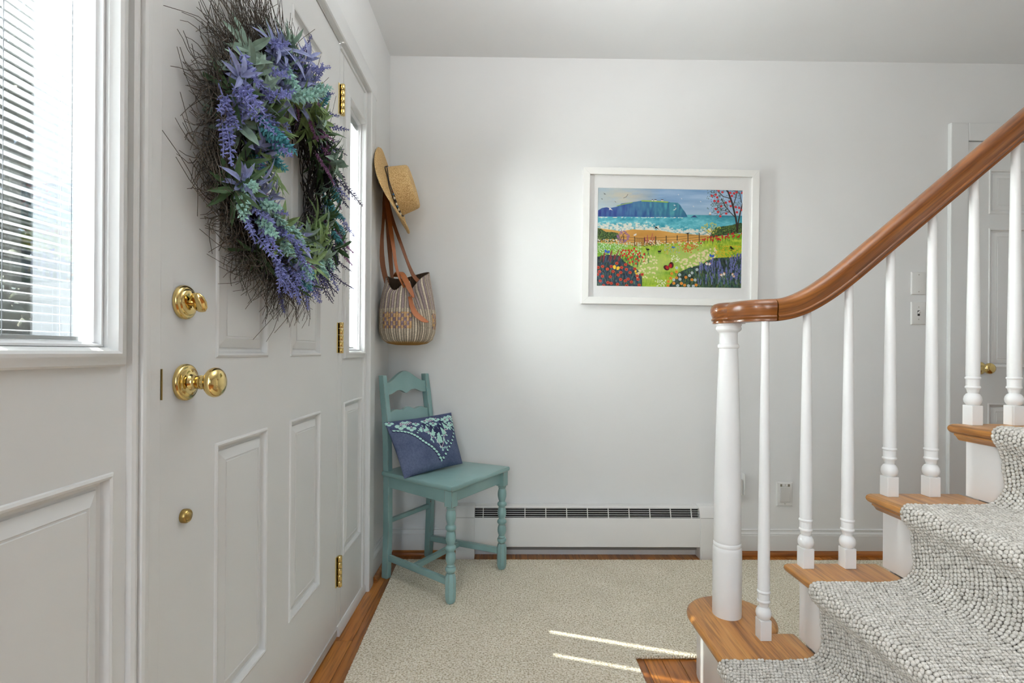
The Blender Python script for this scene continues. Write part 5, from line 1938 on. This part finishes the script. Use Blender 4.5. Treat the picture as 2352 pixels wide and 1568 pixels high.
ri = P[::-1] * np.array([0.965, 0.965, 1.0]) + np.array([0, 0, 0.0])
ri[0] = P[-1] * np.array([.98, .98, 1]) + np.array([0, 0, .002])
PP = np.concatenate([P, ri[:70]])
def wrapquads(nu, nv):
    idx = np.arange(nu * nv).reshape(nv, nu)
    nx = np.roll(idx, -1, axis=1)
    return np.stack([idx[:-1], nx[:-1], nx[1:], idx[1:]], -1).reshape(-1, 4)
# colours
rs = np.random.RandomState(8)
rib = np.floor(64 * Ugrid / (2 * np.pi) + .5)
row = np.floor(Tgrid * 62)
base = np.array([232, 218, 194.0]) + (rs.rand(NV, NU, 1) - .5) * 46
grey = np.array([150, 136, 120.0]) + (rs.rand(NV, NU, 1) - .5) * 40
mixg = ((np.sin(rib * 2.1) * .5 + .5) * .55 + .15)[..., None]
colb = base * (1 - mixg) + grey * mixg
groove = (0.5 - 0.5 * np.cos(64 * Ugrid)) ** 2
colb *= (1 - 0.42 * groove)[..., None]
band1 = ((Tgrid > .30) & (Tgrid < .50))
patt = ((rib % 2 == 0) ^ (np.floor(row / 3) % 2 == 0)) & (np.sin(rib * 1.7 + row * .3) > -.75)
org, pur = np.array([200, 146, 84.0]), np.array([104, 84, 108.0])
zone = band1 & (np.sin(Ugrid * 3 + .8) > -0.2)
colb = np.where((zone & patt)[..., None], colb * .4 + .6 * pur + (rs.rand(NV, NU, 1) - .5) * 40, colb)
colb = np.where((zone & ~patt)[..., None], colb * .45 + .55 * org + (rs.rand(NV, NU, 1) - .5) * 30, colb)
up = (Tgrid > .55) & (rib % 2 == 0)
colb = np.where(up[..., None], colb * .6 + pur * .4, colb)
bot = np.clip((0.13 - Tgrid) / .05, 0, 1)[..., None]
colb = colb * (1 - bot) + np.array([160, 116, 62.0]) * bot
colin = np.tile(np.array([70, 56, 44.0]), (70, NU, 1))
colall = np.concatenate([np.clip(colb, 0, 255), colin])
bm_ = bpy.data.meshes.new('basket')
bm_.from_pydata(PP.reshape(-1, 3).tolist(), [], wrapquads(NU, NV + 70).tolist())
set_col(bm_, srgb_arr_to_lin(colall).reshape(-1, 3))
bm_.shade_smooth()
obj('basket', bm_, mat_attr('sisal', rough=0.9, spec=0.1, bump=0.5, bscale=500), bag)
M_LEATH = mat_plain('tan_leather', s2l((150, 84, 36)), 0.5, vary=0.12, scale=20)
M_LEATHD = mat_plain('brown_leather', s2l((118, 66, 26)), 0.55, vary=0.12, scale=20)

def strap(name, pts, widths, face, mat, thick=0.0028, parent=bag):
    """flat strap through world points; face = list of facing normals"""
    pts = [Vector(p) - bagc for p in pts]
    # smooth
    A = catmull(np.array([list(p) for p in pts]), 8)
    n_ = len(A)
    Wd = np.interp(np.linspace(0, 1, n_), np.linspace(0, 1, len(widths)), widths)
    Fc = np.stack([np.interp(np.linspace(0, 1, n_), np.linspace(0, 1, len(face)), [f[k] for f in face]) for k in range(3)], 1)
    secs = []
    for i in range(n_):
        t = Vector(A[min(n_ - 1, i + 1)] - A[max(0, i - 1)]).normalized()
        f = Vector(Fc[i])
        s_ = t.cross(f).normalized()
        f = s_.cross(t).normalized()
        p = Vector(A[i])
        h = Wd[i] / 2
        secs.append([p + s_ * h - f * thick / 2, p + s_ * h + f * thick / 2, p - s_ * h + f * thick / 2, p - s_ * h - f * thick / 2])
    return obj(name, MB().sweep(None, secs), mat, parent, smooth=35)
HKP = (-0.548, 2.300, 1.772)
strap('strap', [HKP, (-0.553, 2.305, 1.68), (-0.552, 2.285, 1.60), (-0.556, 2.270, 1.48), (-0.553, 2.275, 1.38), (-0.535, 2.285, 1.29)], [0.012, 0.021, 0.012, 0.022, 0.022], [(0.5, -1, 0), (0.9, -.8, 0), (0.3, -1, 0), (0.6, -1, 0)], M_LEATHD)
strap('strap', [HKP, (-0.552, 2.312, 1.68), (-0.548, 2.345, 1.58), (-0.545, 2.375, 1.46), (-0.538, 2.385, 1.36), (-0.528, 2.375, 1.29)], [0.012, 0.016, 0.022, 0.018, 0.012], [(0.6, -1, 0), (0.6, -1, 0), (0.8, -1, 0)], M_LEATHD)
strap('strap', [HKP, (-0.545, 2.302, 1.68), (-0.530, 2.300, 1.58), (-0.506, 2.270, 1.46), (-0.488, 2.250, 1.37), (-0.470, 2.236, 1.315), (-0.446, 2.226, 1.270)], [0.013, 0.020, 0.020, 0.014, 0.012, 0.010], [(0.7, -1, 0), (0.6, -1, 0), (0.7, -1, .2)], M_LEATH)
strap('strap', [HKP, (-0.543, 2.312, 1.68), (-0.522, 2.325, 1.59), (-0.475, 2.325, 1.46), (-0.440, 2.320, 1.37), (-0.415, 2.312, 1.325), (-0.385, 2.300, 1.300), (-0.370, 2.292, 1.285)], [0.013, 0.018, 0.016, 0.013, 0.018, 0.022, 0.020], [(0.7, -1, 0), (0.6, -1, 0), (0.7, -1, .3)], M_LEATHD)
strap('flap_strap', [(-0.505, 2.310, 1.330), (-0.485, 2.280, 1.345), (-0.462, 2.250, 1.335), (-0.440, 2.226, 1.300), (-0.420, 2.212, 1.262), (-0.402, 2.205, 1.225)], [0.022, 0.024, 0.026, 0.028, 0.024, 0.008], [(0.3, -.5, 1), (0.5, -.8, .6), (0.6, -1, 0.1)], M_LEATH)
strap('flap_tail', [(-0.420, 2.216, 1.230), (-0.410, 2.208, 1.190), (-0.392, 2.204, 1.155), (-0.362, 2.206, 1.130), (-0.338, 2.212, 1.120)], [0.016, 0.022, 0.026, 0.022, 0.004], [(0.7, -1, 0), (0.7, -1, .3)], M_LEATH)

# ------------------------------------------------------------------ wreath
WC = Vector((XD, 1.252, 1.438))
wre = empty('lavender_wreath', WC)
tag(wre, 'twig wreath with blue lavender and teal flowers hung on the front door', 'wreath')
rw = random.Random(21)
def wpt(r_, a, n_):
    return Vector((n_, r_ * math.cos(a), r_ * math.sin(a)))
M_TWIG = mat_plain('dark_twig', s2l((78, 70, 60)), 0.8, vary=0.35, scale=40)
M_TWIGD = mat_plain('black_twig', s2l((34, 29, 30)), 0.85, vary=0.3, scale=40)

def tri_tube(mb, pts, r0, r1):
    n_ = len(pts)
    mb.tube(pts, [r0 + (r1 - r0) * i / (n_ - 1) for i in range(n_)], 3, cap=False)
# wound base ring
mb = MB()
for k in range(260):
    a0 = rw.uniform(0, 2 * math.pi)
    span = rw.uniform(0.6, 1.5)
    rc = rw.gauss(0.218, 0.024)
    nc = rw.uniform(0.008, 0.052)
    ph = rw.uniform(0, 6.28)
    pts = []
    for j in range(9):
        a = a0 + span * j / 8
        pts.append(wpt(rc + 0.014 * math.sin(ph + j * .9) + rw.gauss(0, .003), a, max(.004, nc + 0.012 * math.cos(ph + j * .9))))
    tri_tube(mb, pts, 0.0019, 0.0013)
o = obj('twig_ring', mb, M_TWIGD, wre, fix=False)
o['kind'] = 'stuff'
# loose radiating twigs
mb = MB()
for k in range(1700):
    a0 = rw.uniform(0, 2 * math.pi)
    deg = math.degrees(a0) % 360
    # fuller on the top, left and bottom, sparse on the right
    wgt = 1.0
    if deg < 40 or deg > 320:
        wgt = 0.40
    elif deg > 285:
        wgt = 0.65
    if rw.random() > wgt:
        continue
    r_s = rw.uniform(0.18, 0.26)
    topb = math.exp(-((deg - 112) / 28) ** 2)
    ln = rw.uniform(0.05, 0.135) + topb * rw.uniform(0.0, 0.055)
    if rw.random() < 0.03:
        ln += rw.uniform(0.02, 0.06)
    sw = rw.choice([-1, 1]) * rw.uniform(0.1, 0.9) + (0.5 if deg < 200 else -0.5)
    n0 = rw.uniform(0.006, 0.042)
    n1_ = n0 + rw.uniform(-0.02, 0.04)
    bend = rw.gauss(0, .030)
    ph = rw.uniform(0, 6.28)
    wob = rw.uniform(.002, .010)
    pts = []
    for j in range(8):
        f = j / 7
        rr = r_s + ln * f
        tg = sw * ln * (f ** 1.3) * 0.7 + bend * math.sin(f * 3.1) + wob * math.sin(ph + f * 9)
        p = wpt(rr, a0, max(.004, n0 + (n1_ - n0) * f + wob * math.cos(ph + f * 8)))
        p += Vector((0, -math.sin(a0), math.cos(a0))) * tg
        pts.append(p)
    tri_tube(mb, pts, 0.00105, 0.0006)
o = obj('loose_twigs', mb, M_TWIG, wre, fix=False)
o['kind'] = 'stuff'

# sprig prototypes (grow along +z from the origin)
def floret(mb, base, d, ln, w):
    d = d.normalized()
    a = d.orthogonal().normalized()
    b = d.cross(a)
    q = base + d * ln * .55
    vs_ = [base, q + a * w, q + b * w, q - a * w, q - b * w, base + d * ln]
    mb.add([tuple(v_) for v_ in vs_], [(0, 1, 2), (0, 2, 3), (0, 3, 4), (0, 4, 1), (5, 2, 1), (5, 3, 2), (5, 4, 3), (5, 1, 4)])

def leaf(mb, base, d, ln, w, droop=0.3, seg=4):
    d = d.normalized()
    s_ = d.cross(Vector((0, 0, 1)))
    if s_.length < .1:
        s_ = d.cross(Vector((1, 0, 0)))
    s_.normalize()
    up = s_.cross(d).normalized()
    vs_, fs = [], []
    for i in range(seg + 1):
        f = i / seg
        c_ = base + d * ln * f - up * (droop * ln * f * f)
        ww = w * math.sin(math.pi * min(1, (f * .92 + .06))) ** .8
        if i == seg:
            ww = w * .04
        vs_ += [tuple(c_ - s_ * ww + up * ww * .35), tuple(c_), tuple(c_ + s_ * ww + up * ww * .35)]
    for i in range(seg):
        for k in range(2):
            fs.append((i * 3 + k, i * 3 + k + 1, i * 3 + k + 4, i * 3 + k + 3))
    mb.add(vs_, fs)

def rdir(q, up):
    a = q.uniform(0, 6.283)
    return Vector((math.cos(a), math.sin(a), up))

def spike_mesh(name, mat, n, ln, fl, fw, q, start=.25, stem_r=.0011, lean=0.5, curve=.15):
    mb = MB()
    st_pts = [Vector((curve * ln * f * f, 0, ln * f)) for f in (0, .25, .5, .75, 1)]
    mb.tube(st_pts, stem_r, 4)
    for k in range(n):
        f = start + (1 - start) * k / n
        f = min(1, f + q.uniform(-.02, .02))
        c_ = Vector((curve * ln * f * f, 0, ln * f))
        sc = (1 - .55 * max(0, (f - .5) / .5)) * q.uniform(.8, 1.15)
        a = k * 2.4 + q.uniform(-.3, .3)
        floret(mb, c_, Vector((math.cos(a), math.sin(a), lean)), fl * sc, fw * sc)
    me = mesh_of(name, mb, fix=False)
    me.materials.append(mat)
    return me

def leaf_mesh(name, mat, n, ln, w, q, up=.6, droop=.4):
    mb = MB()
    for k in range(n):
        a = k * 6.283 / n + q.uniform(-.3, .3)
        leaf(mb, Vector((0, 0, q.uniform(0, .02))), Vector((math.cos(a), math.sin(a), up * q.uniform(.4, 1.8))), ln * q.uniform(.7, 1.15), w * q.uniform(.8, 1.2), droop * q.uniform(.3, 1.4))
    me = mesh_of(name, mb, fix=False)
    me.materials.append(mat)
    return me

def fm(name, c, vary=.25):
    return mat_plain(name, s2l(c), 0.65, trans=0.15, vary=vary, scale=60)
q = random.Random(3)
FM = dict(blue=fm('lavender_blue', (134, 140, 200)), indigo=fm('lavender_indigo', (96, 98, 156)), teal=fm('flower_teal', (84, 158, 168)), mint=fm('flower_mint', (170, 212, 200)),
          pink=fm('heather_pink', (150, 104, 146)), green=fm('leaf_green', (120, 146, 92)), sage=fm('leaf_sage', (132, 156, 140)), blueleaf=fm('leaf_blue', (142, 150, 192)),
          dark=fm('dark_lavender', (62, 60, 92)), black=fm('black_berry', (34, 28, 44)), dgreen=fm('leaf_dark_green', (70, 98, 62)))
def group_mesh(name, fn, n=3):
    return [fn(i) for i in range(n)]
PROTO = {
    'lavender_sprig': group_mesh('lavender_sprig', lambda i: spike_mesh('lavender_sprig', FM['blue'], 34, .074 + .008 * i, .0115, .0024, q, .2, lean=.45)),
    'indigo_sprig': group_mesh('indigo_sprig', lambda i: spike_mesh('indigo_sprig', FM['indigo'], 32, .070, .0105, .0023, q, .15, lean=.5)),
    'teal_flower': group_mesh('teal_flower', lambda i: spike_mesh('teal_flower', FM['teal'], 40, .066, .0165, .0036, q, .12, lean=.7)),
    'mint_flower': group_mesh('mint_flower', lambda i: spike_mesh('mint_flower', FM['mint'], 40, .066, .0165, .0038, q, .12, lean=.7)),
    'heather_sprig': group_mesh('heather_sprig', lambda i: spike_mesh('heather_sprig', FM['pink'], 52, .072, .0080, .0020, q, .1, lean=.9)),
    'dark_sprig': group_mesh('dark_sprig', lambda i: spike_mesh('dark_sprig', FM['dark'], 46, .105, .0115, .0017, q, .1, lean=.6, curve=.3)),
    'berry_tail': group_mesh('berry_tail', lambda i: spike_mesh('berry_tail', FM['black'], 110, .105, .0070, .0030, q, .05, lean=.3, curve=.3), 2),
    'green_leaves': group_mesh('green_leaves', lambda i: leaf_mesh('green_leaves', FM['green'], 9, .062, .0058, q)),
    'dark_leaves': group_mesh('dark_leaves', lambda i: leaf_mesh('dark_leaves', FM['dgreen'], 10, .058, .0052, q)),
    'sage_leaves': group_mesh('sage_leaves', lambda i: leaf_mesh('sage_leaves', FM['sage'], 10, .046, .0066, q)),
    'blue_leaves': group_mesh('blue_leaves', lambda i: leaf_mesh('blue_leaves', FM['blueleaf'], 10, .036, .0043, q, .9, .6)),
}
def place(kind, deg, r_, n_, out=.5, fwd=.7, down=.5, side=0.0, s_=1.0):
    a = R(deg)
    rad_ = Vector((0, math.cos(a), math.sin(a)))
    left = max(0.0, -math.cos(a))
    fwd *= 0.62 - 0.12 * left
    n_ *= 0.80 - 0.22 * left
    r_ *= 1.06 + 0.07 * left
    s_ *= 1.05 + 0.12 * left
    d = rad_ * out + Vector((1, 0, 0)) * fwd + Vector((0, 0, -1)) * down + Vector((0, side, 0))
    d += Vector((rw.gauss(0, .22), rw.gauss(0, .28), rw.gauss(0, .28)))
    d.normalize()
    me = rw.choice(PROTO[kind])
    o = bpy.data.objects.new(kind, me)
    C.objects.link(o)
    o.parent = wre
    o.location = wpt(r_, a, n_)
    o.rotation_mode = 'QUATERNION'
    o.rotation_quaternion = d.to_track_quat('Z', 'Y') @ Matrix.Rotation(rw.uniform(0, 6.28), 3, 'Z').to_quaternion()
    sc = s_ * rw.uniform(.85, 1.15)
    o.scale = (sc, sc, sc)
    return o
def scatter(kind, n, d0, d1, r0=.14, r1=.23, n0=.05, n1_=.10, **kw):
    for k in range(n):
        place(kind, rw.uniform(d0, d1), rw.uniform(r0, r1), rw.uniform(n0, n1_), **kw)
# dark filling foliage all round
scatter('dark_leaves', 20, 0, 360, .15, .25, .045, .08, out=.4, fwd=.8, down=.2)
# upper left: blue cluster
scatter('blue_leaves', 30, 70, 195, .14, .25, .06, .11, out=.1, fwd=1.3, down=.0, s_=1.15)
scatter('sage_leaves', 18, 55, 190, .14, .25, .06, .10, out=.3, fwd=1.2, down=.0, s_=1.1)
scatter('lavender_sprig', 24, 140, 192, .15, .27, .07, .12, out=.2, fwd=.9, down=.6)
scatter('lavender_sprig', 9, 70, 125, .15, .25, .07, .11, out=.4, fwd=.9, down=.1)
scatter('indigo_sprig', 7, 55, 120, .16, .27, .06, .10, out=.6, fwd=.6, down=.1)
scatter('mint_flower', 3, 100, 140, .15, .24, .09, .12, out=.0, fwd=1.3, down=.4, s_=1.05)
scatter('teal_flower', 6, 160, 188, .15, .22, .08, .12, out=.0, fwd=1.2, down=.5, s_=1.05)
scatter('teal_flower', 2, 45, 62, .24, .27, .06, .09, out=.9, fwd=.4, down=-.2, s_=.9)
scatter('mint_flower', 1, 70, 85, .18, .20, .09, .11, out=.1, fwd=1.2, down=.5)
scatter('green_leaves', 7, 165, 205, .12, .20, .05, .09, out=-.2, fwd=1.0, down=.1, s_=1.1)
scatter('green_leaves', 7, 30, 100, .14, .22, .06, .09, out=.0, fwd=1.0, down=.4)
scatter('heather_sprig', 9, 20, 95, .15, .24, .06, .10, out=.2, fwd=.5, down=.8)
# left below: lavender and mint
scatter('lavender_sprig', 28, 205, 265, .16, .27, .06, .11, out=.1, fwd=.9, down=.8)
scatter('blue_leaves', 14, 200, 275, .15, .25, .06, .10, out=.1, fwd=1.2, down=.1, s_=1.1)
scatter('mint_flower', 10, 200, 262, .15, .25, .08, .12, out=.0, fwd=1.1, down=.7, s_=1.05)
scatter('green_leaves', 8, 195, 290, .13, .22, .05, .09, out=-.1, fwd=1.1, down=.0)
scatter('heather_sprig', 4, 200, 290, .16, .24, .06, .10, out=.1, fwd=.9, down=.7)
# bottom
scatter('lavender_sprig', 9, 255, 300, .19, .27, .05, .09, out=.2, fwd=.6, down=.9)
scatter('indigo_sprig', 9, 262, 318, .20, .28, .04, .08, out=.4, fwd=.4, down=.9)
scatter('teal_flower', 4, 262, 292, .19, .25, .07, .10, out=.2, fwd=.8, down=.9)
scatter('sage_leaves', 9, 280, 325, .15, .25, .05, .09, out=.2, fwd=1.1, down=.1)
scatter('green_leaves', 9, 280, 330, .14, .23, .05, .09, out=.1, fwd=1.1, down=.0)
scatter('mint_flower', 3, 288, 312, .18, .23, .06, .09, out=.2, fwd=.8, down=.9)
scatter('heather_sprig', 3, 268, 295, .19, .23, .06, .09, out=.1, fwd=.9, down=.8)
# right side: dark drooping sprays
scatter('dark_sprig', 24, -50, 55, .19, .29, .04, .10, out=.7, fwd=.6, down=.7)
scatter('indigo_sprig', 9, 15, 65, .20, .28, .05, .10, out=.8, fwd=.4, down=.3)
scatter('dark_leaves', 14, -45, 60, .17, .27, .04, .09, out=.5, fwd=.7, down=.4)
scatter('teal_flower', 5, -25, 40, .19, .26, .06, .10, out=.4, fwd=.8, down=.8)
scatter('sage_leaves', 12, -40, 45, .18, .28, .05, .10, out=.5, fwd=.9, down=.3)
scatter('heather_sprig', 7, -30, 40, .18, .27, .06, .10, out=.4, fwd=.6, down=.9)
scatter('lavender_sprig', 8, -55, 45, .20, .28, .06, .10, out=.5, fwd=.6, down=.8)
scatter('berry_tail', 6, 0, 75, .16, .24, .05, .09, out=.2, fwd=.4, down=1.0)
scatter('berry_tail', 4, 180, 290, .17, .23, .05, .08, out=.1, fwd=.6, down=.9)

# ------------------------------------------------------------------ outside the sidelights
def mat_ground():
    m, nt, p, out = new_mat('garden_ground')
    co = coords(nt, rnd=False)
    n = N(nt, 'ShaderNodeTexNoise')
    n.inputs['Scale'].default_value = 9
    n.inputs['Detail'].default_value = 8
    n.inputs['Roughness'].default_value = 0.75
    nt.links.new(co, n.inputs['Vector'])
    r = ramp(nt, [(0.36, s2l((38, 38, 36))), (0.5, s2l((64, 66, 62))), (0.62, s2l((72, 82, 54))), (0.74, s2l((120, 118, 112)))])
    nt.links.new(n.outputs[0], r.inputs[0])
    nt.links.new(r.outputs[0], p.inputs['Base Color'])
    p.inputs['Roughness'].default_value = 0.95
    return m
gd = struct(obj('ground', MB().box(-40, WO - 0.02, -30, 40, -0.45, -0.40), mat_ground()), 'garden ground outside the front door')
struct(obj('trim_5', MB().box(-2.0, WO - 0.0, -0.3, 3.4, -0.40, -0.06), mat_plain('porch_stone', s2l((92, 90, 86)), 0.8, vary=.2, scale=8)), 'pale stone front step outside')
M_BUSH = mat_plain('bush_leaves', s2l((112, 122, 100)), 0.7, vary=.45, scale=3)
def shrub(name, loc, r_, h_, seed, label):
    q_ = np.random.RandomState(seed)
    o = empty(name, loc)
    tag(o, label, 'shrub')
    n_ = 6000
    d = q_.normal(size=(n_, 3))
    d /= np.linalg.norm(d, axis=1)[:, None]
    d[:, 2] = np.abs(d[:, 2])
    pos = d * (q_.uniform(.75, 1.0, (n_, 1))) * np.array([r_, r_, h_])
    t = q_.normal(size=(n_, 3))
    t /= np.linalg.norm(t, axis=1)[:, None]
    b = np.cross(t, d)
    b /= np.linalg.norm(b, axis=1)[:, None]
    nn = np.cross(t, b)
    me = blobs('foliage', pos, t, b, nn, np.tile([0.05, 0.028, 0.004], (n_, 1)) * r_ * 1.2)
    f = obj('foliage', me, M_BUSH, o)
    f['kind'] = 'stuff'
    obj('stem', MB().tube([(0, 0, 0), (0.02, 0, h_ * .3), (0, 0.03, h_ * .6)], [0.05, 0.04, 0.02], 8), M_TWIG, o)
    return o
shrub('tall_shrub', (-6.9, 7.1, -0.40), 2.3, 6.5, 1, 'tall green garden shrub outside beyond the left sidelight blind')
